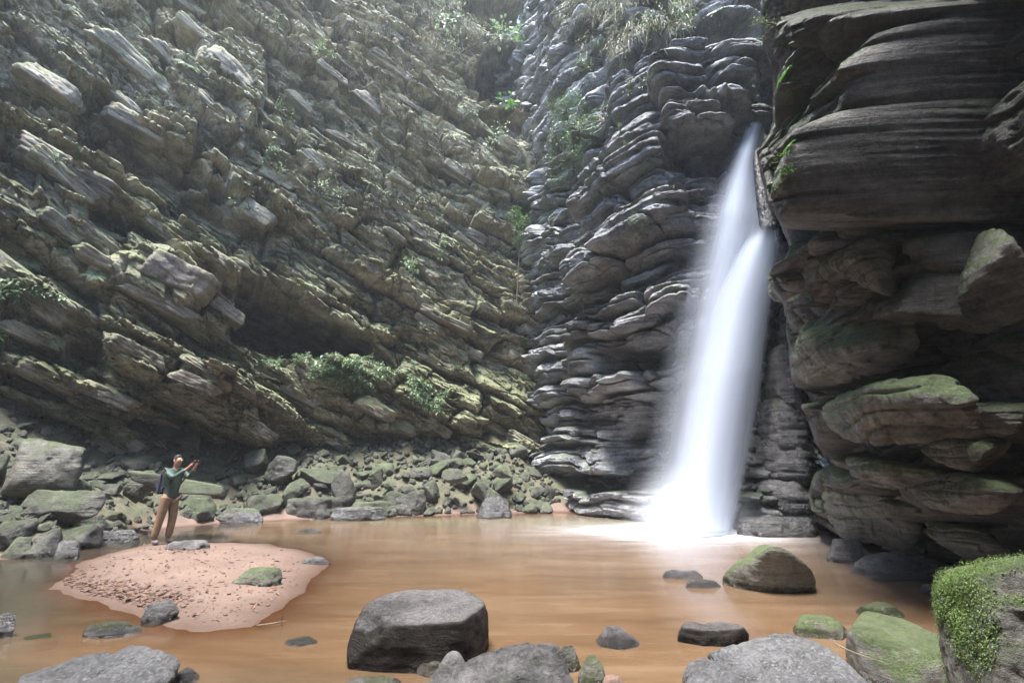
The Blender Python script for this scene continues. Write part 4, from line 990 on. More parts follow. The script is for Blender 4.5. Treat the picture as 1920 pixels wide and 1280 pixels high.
# bulging blocks standing out of the lower right cliff
M['bulge'] = rock_mat('mossy_bulge_rock', ((0.035, 0.032, 0.03), (0.14, 0.132, 0.125), (0.31, 0.30, 0.285)), moss=0.80, lichen=0.4, bump=0.05, sc=1.4, rough=(0.3, 0.6), bedscale=(0.5, 0.5, 5.0), spec=0.4, moss_or_lit_col=((0.04, 0.065, 0.02), (0.12, 0.17, 0.06)))
for q_, (x0, x1, r0, r1) in enumerate(((1478,1715,545,735),(1532,1810,700,845),(1700,1960,430,640),(1520,1745,890,1030),(1565,1765,850,930),(1742,1950,892,980),(1740,1885,972,1055),(1750,1905,815,895),(1446,1540,478,566),(1503,1640,385,500),(1545,1690,430,590),(1815,1950,735,830))):
    xc, rc = (x0+x1)/2, (r0+r1)/2; c, n, i = SR.hit(min(xc, 1910), rc); n = np.array([n[0], n[1], 0]); n /= np.linalg.norm(n); c = c+n*.05
    def onp(a, b):
        d = ray(a, b); return CAM+d*(((c-CAM)@n)/(d@n))
    t = np.array([-n[1], n[0], 0]); A = onp(x1, rc)-onp(x0, rc); wA = min(abs(A@t)/2, 1.5); hV = min(abs(onp(xc, r0)[2]-onp(xc, r1)[2])/2*1.1, .9)
    rng = np.random.RandomState(300+q_); pts = rng.normal(size=(15, 3)); pts /= np.linalg.norm(pts, axis=1)[:, None]; pts *= rng.uniform(.95, 1.1, (15, 1))
    sg = np.sign(pts); pts = sg*np.abs(pts)**.75
    cen = c+n*(.06 if rc > 600 else -.08)
    W_ = cen+pts[:, :1]*t*wA*.95+pts[:, 1:2]*n*min(.55, .4*wA+.12)+pts[:, 2:3]*np.array([0, 0, 1])*hV*.95
    V, F = rock_mesh('rock_bulge', W_, sub=6, sharp=9, rough=.10, chip=.10, seed=q_, fine=.02, bedl=.05, crack=.04)
    link('rock_bulge', mesh_from('rock_bulge', V, F), M['bulge'], rightw)

# ------------------------------------------------------------------ plants
def leaf_mat(name, c1, c2, tr=0.35):
    T = NT(name); v = T.n('ShaderNodeTexCoord').outputs['Object']; oi = T.n('ShaderNodeObjectInfo')
    n = T.noise(v, 6, 3, .6); n2 = T.noise(v, 60, 2, .6)
    c = T.mix(T.ramp(T.math('ADD', T.math('MULTIPLY', n, .5), T.math('MULTIPLY', n2, .5)), [(.38, 0.0), (.62, 1.0)]), c1, c2)
    d = T.n('ShaderNodeBsdfPrincipled'); T.l(c, d.inputs['Base Color']); d.inputs['Roughness'].default_value = .5
    t = T.n('ShaderNodeBsdfTranslucent'); T.l(c, t.inputs[0])
    m = T.n('ShaderNodeMixShader'); m.inputs[0].default_value = tr; T.l(d, m.inputs[1]); T.l(t, m.inputs[2]); T.l(m, T.out.inputs[0]); return T.m
M['leaf'] = leaf_mat('green_leaf', (0.05, 0.10, 0.03), (0.13, 0.21, 0.08))
M['pale'] = leaf_mat('pale_leaf', (0.12, 0.19, 0.10), (0.26, 0.34, 0.20))
M['vivid'] = leaf_mat('bright_leaf', (0.07, 0.20, 0.03), (0.16, 0.34, 0.06))
M['dry'] = leaf_mat('dry_grass', (0.11, 0.12, 0.06), (0.28, 0.27, 0.17))
M['white'] = leaf_mat('whitish_leaf', (0.35, 0.38, 0.30), (0.60, 0.62, 0.52))
M['mossleaf'] = leaf_mat('moss_tuft', (0.035, 0.06, 0.012), (0.12, 0.19, 0.035))
T = NT('bark'); p_ = T.n('ShaderNodeBsdfPrincipled'); T.l(T.ramp(T.noise(T.n('ShaderNodeTexCoord').outputs['Object'], 12), [(.3, (.06, .045, .03)), (.7, (.20, .16, .11))]), p_.inputs['Base Color']); p_.inputs['Roughness'].default_value = .8; T.l(p_, T.out.inputs[0]); M['bark'] = T.m
T = NT('dead_leaf'); p_ = T.n('ShaderNodeBsdfPrincipled'); T.l(T.ramp(T.noise(T.n('ShaderNodeTexCoord').outputs['Object'], 15), [(.35, (.035, .018, .012)), (.7, (.16, .075, .04))]), p_.inputs['Base Color']); p_.inputs['Roughness'].default_value = .7; T.l(p_, T.out.inputs[0]); M['litter'] = T.m

def leaves(C0, D, L, Wd, rng, droop=.25):
    """leaf blades at C0 along directions D; each a folded pair of quads"""
    n = len(C0); D = D/np.linalg.norm(D, axis=1)[:, None]
    s = np.cross(D, np.array([0, 0, 1.0])+rng.normal(size=(n, 3))*.35); s /= np.linalg.norm(s, axis=1)[:, None]
    u = np.cross(s, D); L = L[:, None]; Wd = Wd[:, None]
    a = C0; b = C0+D*L*.45+s*Wd*.5+u*L*.04; c = C0+D*L-np.array([0, 0, 1])*L*droop; d = C0+D*L*.45-s*Wd*.5+u*L*.04; m = C0+D*L*.5-u*L*.02
    V = np.stack([a, b, c, d, m], 1).reshape(-1, 3); i = np.arange(n)[:, None]*5
    F = np.concatenate([np.concatenate([i, i+4, i+1, i+1], 1)[:, :3], np.concatenate([i+1, i+4, i+2], 1), np.concatenate([i+2, i+4, i+3], 1), np.concatenate([i+3, i+4, i], 1)])
    return V, F
def bush_mesh(seed, n=150, size=.16, asp=.5, clumps=6, flat=.7):
    rng = np.random.RandomState(seed); cc = rng.normal(size=(clumps, 3))*np.array([.5, .4, .4*flat]); cc[:, 2] += .45
    k = rng.randint(clumps, size=n); d = rng.normal(size=(n, 3)); d /= np.linalg.norm(d, axis=1)[:, None]
    C0 = cc[k]+d*rng.uniform(.05, .42, (n, 1)); D = d+np.array([0, 0, .3]); L = rng.uniform(.6, 1.2, n)*size
    V, F = leaves(C0, D, L, L*asp, rng); return V, F, cc
def tube(pts, rad, nseg=5):
    pts = np.asarray(pts, float); n = len(pts); rad = np.broadcast_to(rad, n); T_ = np.gradient(pts, axis=0); T_ /= np.linalg.norm(T_, axis=1)[:, None]
    ref = np.array([.3, .9, .2]); A_ = np.cross(T_, ref); A_ /= np.linalg.norm(A_, axis=1)[:, None]; B_ = np.cross(T_, A_)
    th = np.linspace(0, 2*math.pi, nseg, endpoint=False)
    V = pts[:, None]+rad[:, None, None]*(np.cos(th)[None, :, None]*A_[:, None]+np.sin(th)[None, :, None]*B_[:, None])
    F = []
    for i in range(n-1):
        for j in range(nseg):
            F.append((i*nseg+j, i*nseg+(j+1) % nseg, (i+1)*nseg+(j+1) % nseg, (i+1)*nseg+j))
    return V.reshape(-1, 3), np.array(F)
BM = {}
for kind, mat, n, size, asp in (('leaf', 'leaf', 170, .16, .5), ('pale', 'pale', 120, .16, .55), ('vivid', 'vivid', 110, .2, .35), ('white', 'white', 60, .16, .5), ('big', 'vivid', 26, .6, .75), ('dark', 'leaf', 320, .09, .4)):
    for v in range(3):
        V, F, cc = bush_mesh(900+v*7+len(kind), n, size, asp); me = mesh_from('leaves', V, F, smooth=False); me.materials.append(M[mat])
        st = [tube([(0, 0, -.1), c*.5+np.array([.03, 0, 0]), c], (.03, .02, .01), 4) for c in cc]
        Vs = []; Fs = []; q = 0
        for a, f in st: Vs.append(a); Fs.append(f+q); q += len(a)
        ms = mesh_from('stems', np.concatenate(Vs), np.concatenate(Fs)); ms.materials.append(M['bark']); BM[kind, v] = (me, ms)
def fern_mesh(seed, mat):
    rng = np.random.RandomState(seed); Cs = []; Ds = []; Ls = []
    for f in range(8):
        a = f/8*6.28+rng.uniform(-.3, .3); hd = np.array([math.cos(a), math.sin(a), 0]); sd_ = np.array([-hd[1], hd[0], 0])
        for k in range(14):
            t = (k+1)/14; p = hd*t*.9+np.array([0, 0, .55*t-.75*t*t]); l = .26*math.sin(math.pi*min(1, t*.85+.12))+.03
            for sg in (-1, 1): Cs.append(p); Ds.append(sd_*sg+hd*.5+np.array([0, 0, -.15])); Ls.append(l)
        Cs.append(np.zeros(3)); Ds.append(hd+np.array([0, 0, .2])); Ls.append(.5)
    V, F = leaves(np.array(Cs), np.array(Ds), np.array(Ls), np.array(Ls)*.22, rng, .1)
    me = mesh_from('fronds', V, F, smooth=False); me.materials.append(M[mat]); return me
FM = {m: [fern_mesh(i, m) for i in range(2)] for m in ('vivid', 'pale')}
def plant(px, row, wpx, kind, label, surf=None, cat='shrub', group=None, seed=0, out=.1, p=None, n=None, dist=None):
    if p is None: p, n, i = surf.hit(px, row); dist = surf.d[i]
    rng = np.random.RandomState(seed+int(px*7+row)); size = wpx*dist/FPX*.62
    pos = Vector(p)+Vector(n)*out*size
    if kind == 'fern_vivid' or kind == 'fern_pale':
        e = bpy.data.objects.new('fern', None); C.objects.link(e); me = FM[kind[5:]][rng.randint(2)]
        o = bpy.data.objects.new('fronds', me); C.objects.link(o); o.parent = e; cat = 'fern'
    else:
        e = bpy.data.objects.new('shrub', None); C.objects.link(e); v = rng.randint(3)
        o = bpy.data.objects.new('leaves', BM[kind, v][0]); C.objects.link(o); o.parent = e
        o2 = bpy.data.objects.new('stem', BM[kind, v][1]); C.objects.link(o2); o2.parent = e
    e.location = pos; e.scale = (size*.7,)*3
    q = Vector(n)*.8+Vector((0, 0, .8)); e.rotation_euler = q.to_track_quat('Z', 'Y').to_euler(); e.rotation_euler.rotate_axis('Z', rng.uniform(0, 6))
    tag(e, label, cat, group); return e
for a in (
 (1055,148,70,'dark','dark rounded shrub beside the deep recess at top centre',SL),(1085,128,60,'dark','second dark shrub higher right of the recess',SL),
 (1062,205,60,'leaf','leafy shrub at the root of the arching sapling',SB),(1085,240,70,'leaf','leafy creeper low on the cliff corner under the sapling',SB),(1062,300,80,'leaf','green shrub hanging in the cliff corner below the sapling',SB),
 (1130,225,60,'pale','small leafed shrub on the grey cliff right of the corner',SB),(1180,180,50,'pale','shrub below the top edge of the grey cliff',SB),(1215,170,60,'pale','shrub left of the bulging rock above the waterfall',SB),
 (1110,130,60,'leaf','shrub at the upper left edge of the grey cliff',SB),(1240,60,70,'pale','pale bush at the top edge left of the overhang',SB),(1300,60,60,'leaf','tuft of creeper at the top of the grey cliff',SB),
 (925,275,80,'pale','pale feathery shrub on the brown ledges under the recess',SL),(880,215,45,'pale','small pale shrub left of the recess foot',SL),(860,95,110,'pale','bleached bush hanging left of the deep recess',SL),
 (1000,400,50,'leaf','small shrub in the dark corner, lower left one',SL),(1035,385,55,'leaf','small shrub in the dark corner, upper right one',SL),(1000,720,45,'leaf','low green plant near the foot of the corner',SL),
 (690,300,40,'pale','grey green tuft in the middle of the brown cliff',SL),(600,110,45,'vivid','bright moss like plant at the upper left cliff',SL),(520,205,50,'leaf','plant on the block edge beside the pale rock face',SL),
 (345,128,50,'fern_pale','pale fern under the big brown recess at upper left',SL),(465,390,60,'pale','pale trailing plant on the rounded block',SL),(490,300,60,'leaf','green plant in the crack above the rounded block',SL),
 (620,370,60,'pale','lichen pale shrub right of the rounded block',SL),(55,490,40,'fern_pale','small fern alone on the smooth left face',SL),(178,515,40,'fern_pale','small fern on the big bulging face',SL),
 (130,690,45,'leaf','small plant above the left bank',SL),(290,800,40,'leaf','plant in the rubble above the person',SL),(10,640,60,'vivid','green plant cut by the left edge',SL),
 (580,455,30,'fern_pale','tiny fern on the lower green ledge',SL),(805,185,30,'fern_pale','tiny fern on the upper brown ledges',SL),(400,505,35,'pale','stemmy plant on the ledge above the cave',SL),
 (1270,435,30,'white','whitish sprig above the veil, right of three',SB),(1225,455,36,'white','whitish sprig above the veil, middle of three',SB),(1180,467,26,'white','whitish sprig above the veil, left of three',SB),
 (1390,270,36,'pale','small shrub at the lip of the waterfall',SB),(1400,165,30,'pale','shrub under the overhang above the fall',SB),(1150,540,40,'leaf','small plant on the mossy rib of the grey cliff',SB),
 (1475,135,52,'fern_vivid','bright fern on the dark cliff high above the fall, upper one',SR),(1488,178,40,'fern_vivid','small bright fern on the dark cliff, second from top',SR),(1492,225,46,'fern_vivid','drooping fern on the dark cliff level with the lip',SR),
 (1480,270,36,'fern_vivid','little fern just above the green pair beside the fall',SR),(1478,300,40,'vivid','bright green tuft beside the fall, upper of two',SR),(1478,330,44,'vivid','bright green tuft beside the fall, lower of two',SR),(1455,40,60,'leaf','hanging greenery at the top of the dark cliff',SR),(1492,455,30,'fern_vivid','small fern on the mossy tip beside the stream',SR)):
    plant(a[0], a[1], a[2], a[3], a[4], a[5])
rng = np.random.RandomState(44)
def place_ok(px, row): return not (430 < px < 720 and 500 < row < 660)
CL = [(570,580,'the cave'),(330,530,'the bulging face'),(480,390,'the rounded block'),(960,140,'the deep recess'),(650,700,'the foliage ledge'),(440,130,'the pale rock face'),(230,280,'the brown overhang'),(60,560,'the left edge ledge'),
      (340,820,'the person'),(850,830,'the shiny domed boulder'),(700,400,'the stemmed saplings'),(975,500,'the slender sapling'),(720,90,'the sunlit top edge')]
CR = [(1300,180,'the bulging rock'),(1220,455,'the whitish sprigs'),(1100,150,'the top corner'),(1080,320,'the hanging shrubs'),(1150,560,'the mossy rib')]
def dot_plants(n, box, anch, surf, rng, group):
    seen = {}
    for k in range(n):
        px, row = rng.uniform(box[0], box[1]), rng.uniform(box[2], box[3])
        if not place_ok(px, row): continue
        kd = ('leaf', 'pale', 'leaf', 'fern_pale')[rng.randint(4)]
        o = plant(px, row, rng.uniform(14, 36), kd, 'x', surf, seed=k)
        ax, ay, nm = min(anch, key=lambda a: (a[0]-px)**2+(a[1]-row)**2); dx, dy = px-ax, row-ay
        pos = ('right of ' if dx > 0 else 'left of ') if abs(dx) > abs(dy) else ('below ' if dy > 0 else 'above ')
        word = {'leaf': 'little dark green plant', 'pale': 'little pale leafed plant', 'fern_pale': 'little pale fern'}[kd]
        seen.setdefault((word+' rooted '+pos+nm), []).append((o, px))
    name_all(seen, 'plant', group)
dot_plants(44, (10, 1010, 20, 860), CL, SL, rng, 'little plants dotted over the brown cliff')
dot_plants(22, (1050, 1300, 20, 480), CR, SB, rng, 'little plants dotted over the grey cliff')
# three plants with broad round leaves
for px, row, lab in ((965,93,'broad leaved plant at the foot of the sapling crown'),(948,213,'broad leaved plant below the deep recess'),(928,180,'broad leaved plant at the left of the deep recess')):
    plant(px, row, 44, 'big', lab, SL, cat='plant', out=.6)

def scatter(name, region, n, L, mat, label, surf, seed, stand=.18, asp=.5, droop=.3, hang=0.0, parent=None):
    rng = np.random.RandomState(seed); P0 = []; D = []
    reg = np.array(region, float); x0, y0 = reg.min(0); x1, y1 = reg.max(0)
    cx = rng.uniform(x0, x1, n*4).astype(np.float32); cy_ = rng.uniform(y0, y1, n*4).astype(np.float32)
    sdv = poly_sd(cx, cy_, region); Q = np.stack([cx/30, cy_/30, cx*0], -1)
    keep = np.where((sdv > 0) & (fbm(Q, 1, 3, seed) > -.12))[0][:n]
    for i in keep:
        p, nn, j = surf.hit(cx[i], cy_[i], 4); P0.append(p+nn*rng.uniform(0, stand)+rng.normal(size=3)*.05); D.append(nn*.6+rng.normal(size=3)*.6+np.array([0, 0, .25-hang]))
    P0 = np.array(P0); D = np.array(D); Ls = rng.uniform(.6, 1.3, len(P0))*L
    V, F = leaves(P0, D, Ls, Ls*asp, rng, droop); o = link(name, mesh_from(name, V, F, smooth=False), M[mat], parent); tag(o, label, kind='stuff'); return o
scatter('ledge_foliage', [(438,640),(500,650),(560,665),(700,672),(760,700),(840,735),(820,775),(740,750),(640,725),(540,700),(450,662)], 5200, .13, 'pale', 'leafy ground cover spilling along the ledge below the cave', SL, 1, .35)
scatter('ledge_foliage', [(-10,520),(60,540),(130,565),(130,600),(70,590),(-10,560)], 700, .13, 'pale', 'leafy ground cover on the ledge at the left edge', SL, 2, .3)
scatter('creeping_leaves', [(640,740),(760,750),(870,770),(860,830),(760,830),(640,800)], 900, .08, 'leaf', 'small creeping leaves under the foliage ledge', SL, 3, .15)
scatter('creeping_leaves', [(1035,180),(1110,150),(1130,260),(1080,330),(1040,420),(1020,400)], 1500, .10, 'leaf', 'creeping leaves in the cliff corner', SB, 4, .25)
scatter('creeping_leaves', [(60,690),(330,770),(700,860),(680,930),(300,900),(40,830)], 700, .07, 'leaf', 'small leaves over the lower rocks', SL, 8, .15)
scatter('hanging_grass', [(760,0),(1060,-20),(1310,-20),(1300,60),(1230,110),(1100,120),(1060,90),(1000,60),(920,50),(880,120),(800,90)], 5200, .34, 'dry', 'bleached grass and twigs hanging over the top edge', SL, 5, .6, .07, .7, .6)
scatter('hanging_grass', [(1050,-20),(1300,-20),(1290,60),(1180,110),(1060,120)], 3000, .34, 'dry', 'bleached grass over the top of the grey cliff', SB, 6, .5, .07, .7, .6)
scatter('hanging_leaves', [(760,-10),(1300,-20),(1240,90),(1060,110),(900,60)], 2600, .16, 'pale', 'leaves growing over the top edge in the light', SL, 7, .6, .5)


def sapling(pts_px, surf, label, crown, leafkind='pale', r0=.05):
    e = empty('sapling', (0, 0, 0)); tag(e, label, 'tree')
    p0, n0, i = surf.hit(*pts_px[0]); Y0 = p0[1]; pts = [p0]+[at(a, b, Y=Y0-.25*(k+1)/len(pts_px)-.15) for k, (a, b) in enumerate(pts_px[1:])]
    D = catmull(np.array(pts), 24); V, F = tube(D, np.linspace(r0, r0*.3, 24), 6); link('trunk', mesh_from('trunk', V, F), M['bark'], e)
    rng = np.random.RandomState(int(pts_px[0][0])); C0 = []; Dd = []; tb = []
    for (a, b, rp, nl) in crown:
        c = at(a, b, Y=Y0-.4); rr = rp*Y0/FPX; base = D[np.argmin(np.linalg.norm(D-c, axis=1))]; nl = int(nl*2.2)
        V, F = tube([base, (base+c)/2+rng.normal(size=3)*.06, c], (r0*.35, r0*.25, r0*.12), 4); tb.append((V, F))
        d = rng.normal(size=(nl, 3)); d /= np.linalg.norm(d, axis=1)[:, None]; C0.append(c+d*rng.uniform(.1, 1, (nl, 1))*rr); Dd.append(d+np.array([0, 0, .1]))
    Vs = []; Fs = []; q = 0
    for a, f in tb: Vs.append(a); Fs.append(f+q); q += len(a)
    link('branches', mesh_from('branches', np.concatenate(Vs), np.concatenate(Fs)), M['bark'], e)
    C0 = np.concatenate(C0); Dd = np.concatenate(Dd); L = rng.uniform(.10, .2, len(C0)); V, F = leaves(C0, Dd, L, L*.5, rng)
    link('crown', mesh_from('crown', V, F, smooth=False), M[leafkind], e)
sapling([(1035,195),(1028,165),(1012,125),(990,108)], SL, 'thin arching sapling leaning left across the deep recess', [(985,75,14,40),(990,60,18,45),(960,65,16,35),(1020,80,18,45),(1005,40,20,50),(940,55,14,25),(1000,95,12,20)])
sapling([(968,570),(972,500),(974,450),(972,430)], SL, 'slender upright sapling against the mossy blocks left of the corner', [(974,425,16,60),(965,400,14,50),(985,410,14,40),(972,450,10,30)], 'leaf', .035)
sapling([(826,530),(828,490),(832,455)], SL, 'thin bare stemmed sapling on the middle of the brown cliff', [(832,455,8,20),(826,480,8,14)], 'leaf', .025)
sapling([(770,540),(770,510),(768,495)], SL, 'tiny stemmed plant on the brown cliff left of the saplings', [(768,495,14,40),(775,505,8,15)], 'pale', .02)

# moss standing off the giant block
def moss_carpet():
    V0 = np.array([v.co[:] for v in giant.data.vertices]); N0 = np.array([v.normal[:] for v in giant.data.vertices]); L0 = np.array(giant.location)
    rng = np.random.RandomState(5); W = V0+L0; px, row = proj(W)
    nz = fbm(W, 3.0, 4, 5); lim = 1845+70*nz
    w_ = ((px < lim) | (N0[:, 2] > .6)) & (N0[:, 1] < .7) & (nz > -.1) & (row < 1400)
    idx = rng.choice(np.where(w_)[0], 60000)
    C0 = V0[idx]+rng.normal(size=(len(idx), 3))*.012; D = N0[idx]+rng.normal(size=(len(idx), 3))*.7+np.array([0, 0, -.35]); L = rng.uniform(.004, .011, len(idx))*(1+.8*nz[idx])
    V, F = leaves(C0, D, L, L*.55, rng, .4); o = link('moss_carpet', mesh_from('moss_carpet', V, F, smooth=False), M['mossleaf'], giant); tag(o, kind='stuff')
moss_carpet()

# leaf litter and crumbs on the sandbar
def litter():
    rng = np.random.RandomState(3); C0 = []; D = []; L = []
    while len(C0) < 1500:
        if rng.rand() < .5: px, row = rng.uniform(100, 560), rng.uniform(1025, 1160)
        elif rng.rand() < .6: t = rng.rand(); px, row = 110+t*230+rng.normal()*18, 1088+t*35+rng.normal()*9
        else: px, row = rng.normal(345, 25), rng.normal(1030, 6)
        p = at(px, row, z=.07)
        if poly_sd(np.array([p[0]], dtype=np.float32), np.array([p[1]], dtype=np.float32), BAR)[0] < .12: continue
        C0.append((p[0], p[1], ground_z(p[0], p[1])+.006)); a = rng.uniform(0, 6.28); D.append((math.cos(a), math.sin(a), rng.uniform(0, .3))); L.append(rng.uniform(.02, .06) if rng.rand() < .9 else .11)
    L = np.array(L); V, F = leaves(np.array(C0), np.array(D), L, L*.35, rng, -.05)
    o = link('leaf_litter', mesh_from('leaf_litter', V, F, smooth=False), M['litter']); tag(o, 'dead leaves and crumbs strewn over the sandbar', kind='stuff')
litter()
def clods():
    V0, F0 = ico(2); rng = np.random.RandomState(12); Vs = []; Fs = []; n = 0
    for k in range(450):
        if k < 300: t = rng.rand(); px, row = 112+t*240+rng.normal()*16, 1085+t*36+rng.normal()*8
        else: px, row = rng.uniform(120, 560), rng.uniform(1030, 1160)
        p = at(px, row, z=.07)
        if poly_sd(np.array([p[0]], dtype=np.float32), np.array([p[1]], dtype=np.float32), BAR)[0] < .1: continue
        r = rng.uniform(.005, .017)*(2.2 if k < 300 and rng.rand() < .2 else 1)
        v = V0*(1+.6*fbm(V0*1.3+k, 1.8, 2, k))[:, None]*np.array([r*1.4, r*1.2, r*.8]); Vs.append(v+np.array([p[0], p[1], ground_z(p[0], p[1])+r*.3])); Fs.append(F0+n); n += len(V0)
    o = link('sand_clods', mesh_from('sand_clods', np.concatenate(Vs), np.concatenate(Fs)), M['clod']); tag(o, 'dark crumbling clods along the near edge of the sandbar', kind='stuff')
T = NT('dark_wet_soil'); p_ = T.n('ShaderNodeBsdfPrincipled'); T.l(T.ramp(T.noise(T.n('ShaderNodeTexCoord').outputs['Object'], 20), [(.3, (.05, .028, .02)), (.7, (.11, .065, .045))]), p_.inputs['Base Color']); p_.inputs['Roughness'].default_value = .8; T.l(p_, T.out.inputs[0]); M['clod'] = T.m
clods()
def twig(pts, r, label, mat='bark', name='stick'):
    D = catmull(np.array(pts, float), 16); V, F = tube(D, np.linspace(r, r*.4, 16), 6); c = V.mean(0); o = link(name, mesh_from(name, V-c, F), M[mat]); o.location = c; tag(o, label, 'stick')
twig([at(482,1172,z=.02),at(510,1168,z=.04),at(538,1163,z=.03)], .008, 'thin dark twig lying in the shallow water off the sandbar')
twig([at(528,1172,z=.0),at(529,1160,z=.07),at(531,1150,z=.14)], .006, 'short twig standing up out of the brown water')
twig([at(1565,1205,z=.32),at(1600,1222,z=.3),at(1660,1242,z=.28)], .006, 'fine twig bridging the pale slab and the wedge rock')
twig([at(1795,1250,z=.55),at(1830,1265,z=.55),at(1870,1290,z=.55)], .03, 'reddish broken branch at the foot of the giant moss block')
boulder('boulder', [at(a,b_,Y=y) for a,b_,y in ((236,882,10.4),(300,890,10.3),(420,912,10.6),(424,930,10.6),(330,925,10.3),(245,900,10.4),(250,880,11.0),(410,908,11.3),(420,925,11.3),(260,905,11.0))], 'rubble', 'long thin slab with a pale straight edge lying behind the person', 'boulder', None, sub=5, sharp=50, rough=.05, chip=.06, seed=91)

# ------------------------------------------------------------------ person
def skin_mesh(chains, name, sub=2):
    bm_ = bpy.data.meshes.new('tmp'); V = []; E = []; Rr = []; key = {}; roots = []
    for ch in chains:
        prev = None
        for (co, r) in ch:
            k = tuple(round(c, 4) for c in co)
            if k not in key: key[k] = len(V); V.append(co); Rr.append(r); 
            if prev is not None: E.append((prev, key[k]))
            prev = key[k]
    bm_.from_pydata(V, E, []); o = bpy.data.objects.new('tmp', bm_); C.objects.link(o)
    sk = o.modifiers.new('s', 'SKIN'); sk.use_smooth_shade = True
    if sub: ss = o.modifiers.new('u', 'SUBSURF'); ss.levels = sub; ss.render_levels = sub
    for i, sv in enumerate(bm_.skin_vertices[0].data): sv.radius = (Rr[i], Rr[i]) if not isinstance(Rr[i], tuple) else Rr[i]; sv.use_root = (i == 0)
    dg = bpy.context.evaluated_depsgraph_get(); me = bpy.data.meshes.new_from_object(o.evaluated_get(dg)); me.name = name
    bpy.data.objects.remove(o); return me
def flat(name, c, r=.7):
    T = NT(name); p = T.n('ShaderNodeBsdfPrincipled'); n = T.noise(T.n('ShaderNodeTexCoord').outputs['Object'], 18, 4)
    T.l(T.mix(T.ramp(n, [(.3, 0.0), (.7, 1.0)]), tuple(x*.75 for x in c), tuple(x*1.2 for x in c)), p.inputs['Base Color']); p.inputs['Roughness'].default_value = r; T.l(p, T.out.inputs[0]); return T.m
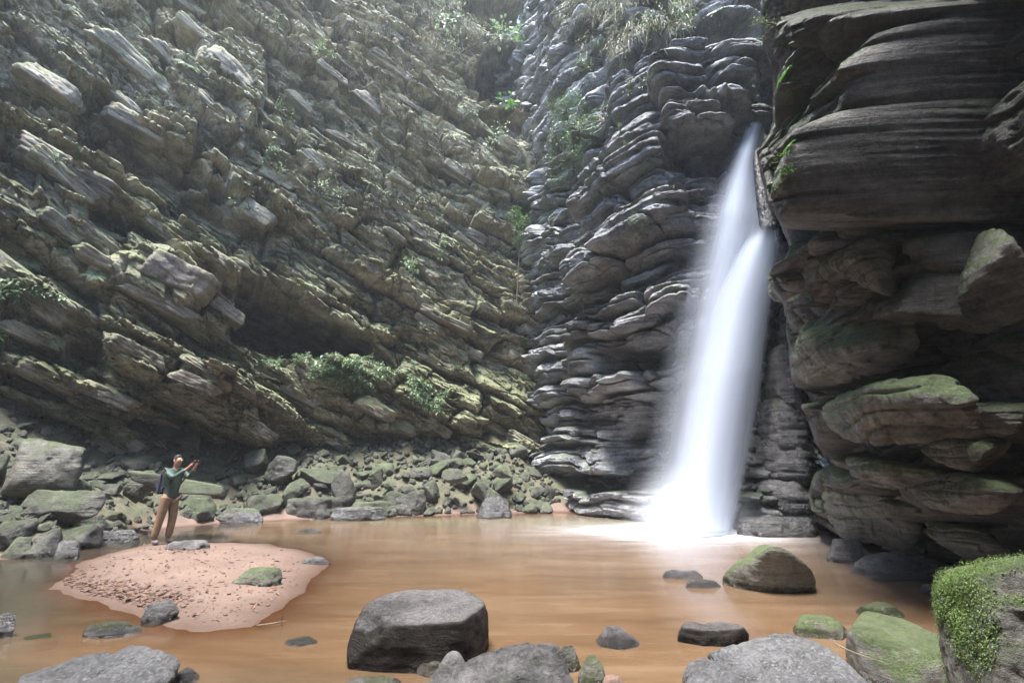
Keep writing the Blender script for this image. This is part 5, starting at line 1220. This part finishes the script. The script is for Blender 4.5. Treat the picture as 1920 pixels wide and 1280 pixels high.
def person():
    e = empty('person', tuple(at(303, 1019, z=ground_z(*at(303, 1019, z=.08)[:2])))); tag(e, 'person in dark green jacket and khaki trousers photographing the fall from the sandbar', 'person')
    e.rotation_euler = (0, 0, math.radians(-12)); e.scale = (1.0, 1.0, 1.0)
    P0 = (0, 0, .95); ch = (0.0, 0, 1.32); nk = (.02, 0, 1.47)
    legs = [[(P0, .09), ((0, s*.085, .88), .085), ((.05 if s > 0 else -.04, s*.10, .50), .055), ((.0 if s > 0 else -.11, s*.11, .10), .038)] for s in (1, -1)]
    foot = [[((.0 if s > 0 else -.11, s*.11, .10), .038), ((.02 if s > 0 else -.09, s*.11, .045), .042), ((.15 if s > 0 else .04, s*.12, .035), .034)] for s in (1, -1)]
    arms = [[(ch, .10), ((0.0, s*.17, 1.41), .058), ((.20, s*.19, 1.27), .042), ((.40, s*.08, 1.47), .028), ((.45, s*.065, 1.53), .024)] for s in (1, -1)]
    head = [(ch, .10), (nk, .05), ((.03, 0, 1.545), .062), ((.045, 0, 1.62), (.088, .075)), ((.035, 0, 1.69), .062)]
    nose = [((.045, 0, 1.62), (.088, .075)), ((.14, 0, 1.605), .012)]
    fing = []
    for s in (1, -1):
        b_ = (.45, s*.065, 1.53)
        for k, (dz, l) in enumerate(((.03, .075), (.015, .085), (0, .08), (-.015, .065))):
            fing.append([(b_, .024), ((.48, s*(.06-.003*k), 1.555+dz), .009), ((.50, s*(.045), 1.575+dz+l*.2), .008), ((.505, s*(.025), 1.58+dz+l*.25), .007)])
        fing.append([(b_, .024), ((.455, s*.04, 1.57), .010), ((.465, s*.025, 1.60), .008)])
    body = skin_mesh([[(P0, .09), ((0, 0, 1.12), .07), (ch, .10)], head, nose]+legs+foot+arms+fing, 'body')
    link('body', body, flat('skin', (.30, .17, .12), .55), e)
    j = skin_mesh([[((0, 0, .84), .135), ((0, 0, .95), .14), ((0, 0, 1.12), .14), (ch, .165), ((.01, 0, 1.44), .08)]]+[[(ch, .165), ((0.0, s*.175, 1.41), .075), ((.20, s*.195, 1.27), .058), ((.37, s*.10, 1.44), .042)] for s in (1, -1)], 'jacket')
    link('jacket', j, flat('dark_green_cloth', (.035, .065, .05)), e)
    t = skin_mesh([[((0, 0, .97), .13), ((0, s*.088, .86), .105), ((.05 if s > 0 else -.04, s*.10, .50), .078), ((.01 if s > 0 else -.10, s*.11, .09), .066)] for s in (1, -1)], 'trousers')
    link('trousers', t, flat('khaki_cloth', (.20, .13, .08)), e)
    for f in foot: link('shoe', skin_mesh([[(a, b+.014) for a, b in f[1:]]], 'shoe', 1), flat('grey_shoe', (.09, .085, .085)), e)
    link('hair', skin_mesh([[((.0, 0, 1.60), .07), ((.015, 0, 1.66), .083), ((.04, 0, 1.70), .066), ((.075, 0, 1.70), .045)]], 'hair'), flat('dark_hair', (.03, .022, .018)), e)
    V, F = ico(2)
    for s in (1, -1):
        o = link('eye', mesh_from('eye', V*.011, F), flat('eye_dark', (.03, .02, .02), .2), e); o.location = (.125, s*.032, 1.625)
        o = link('ear', mesh_from('ear', V*np.array([.02, .008, .03]), F), flat('skin_ear', (.40, .22, .16)), e); o.location = (.035, s*.086, 1.615)
    R_ = Matrix.Rotation(math.radians(-12), 4, 'Z'); base = Vector(e.location)
    bp = empty('backpack', base+R_@Vector((-.22, 0, 1.17))); bp.rotation_euler = (0, 0, math.radians(-12)); tag(bp, 'dark navy backpack worn on the back of the person', 'backpack')
    bm_ = bmesh.new(); bmesh.ops.create_cube(bm_, size=1); bmesh.ops.scale(bm_, vec=(.17, .28, .44), verts=bm_.verts)
    for v in bm_.verts:
        if v.co.z > 0: v.co.x = v.co.x*.7+.02; v.co.y *= .8
    bmesh.ops.bevel(bm_, geom=bm_.edges[:], offset=.05, segments=3, affect='EDGES'); me = bpy.data.meshes.new('pack_body'); bm_.to_mesh(me); bm_.free()
    nav = flat('navy_cloth', (.02, .024, .045)); link('pack_body', me, nav, bp)
    for s in (1, -1):
        V, F = tube(catmull(np.array([(.06, s*.10, .18), (.16, s*.12, .27), (.31, s*.12, .22), (.37, s*.12, .10), (.28, s*.13, -.02), (.08, s*.12, -.12)]), 20), .016, 6); link('strap', mesh_from('strap', V, F), nav, bp)
    ph = empty('camera_phone', base+R_@Vector((.50, 0, 1.61))); ph.rotation_euler = (0, math.radians(-8), math.radians(-12)); tag(ph, 'black camera phone held up in both hands of the person', 'phone')
    bm_ = bmesh.new(); bmesh.ops.create_cube(bm_, size=1); bmesh.ops.scale(bm_, vec=(.009, .15, .072), verts=bm_.verts); bmesh.ops.bevel(bm_, geom=bm_.edges[:], offset=.003, segments=2, affect='EDGES')
    me = bpy.data.meshes.new('phone_body'); bm_.to_mesh(me); bm_.free(); link('phone_body', me, flat('black_plastic', (.02, .02, .022), .3), ph)
person()
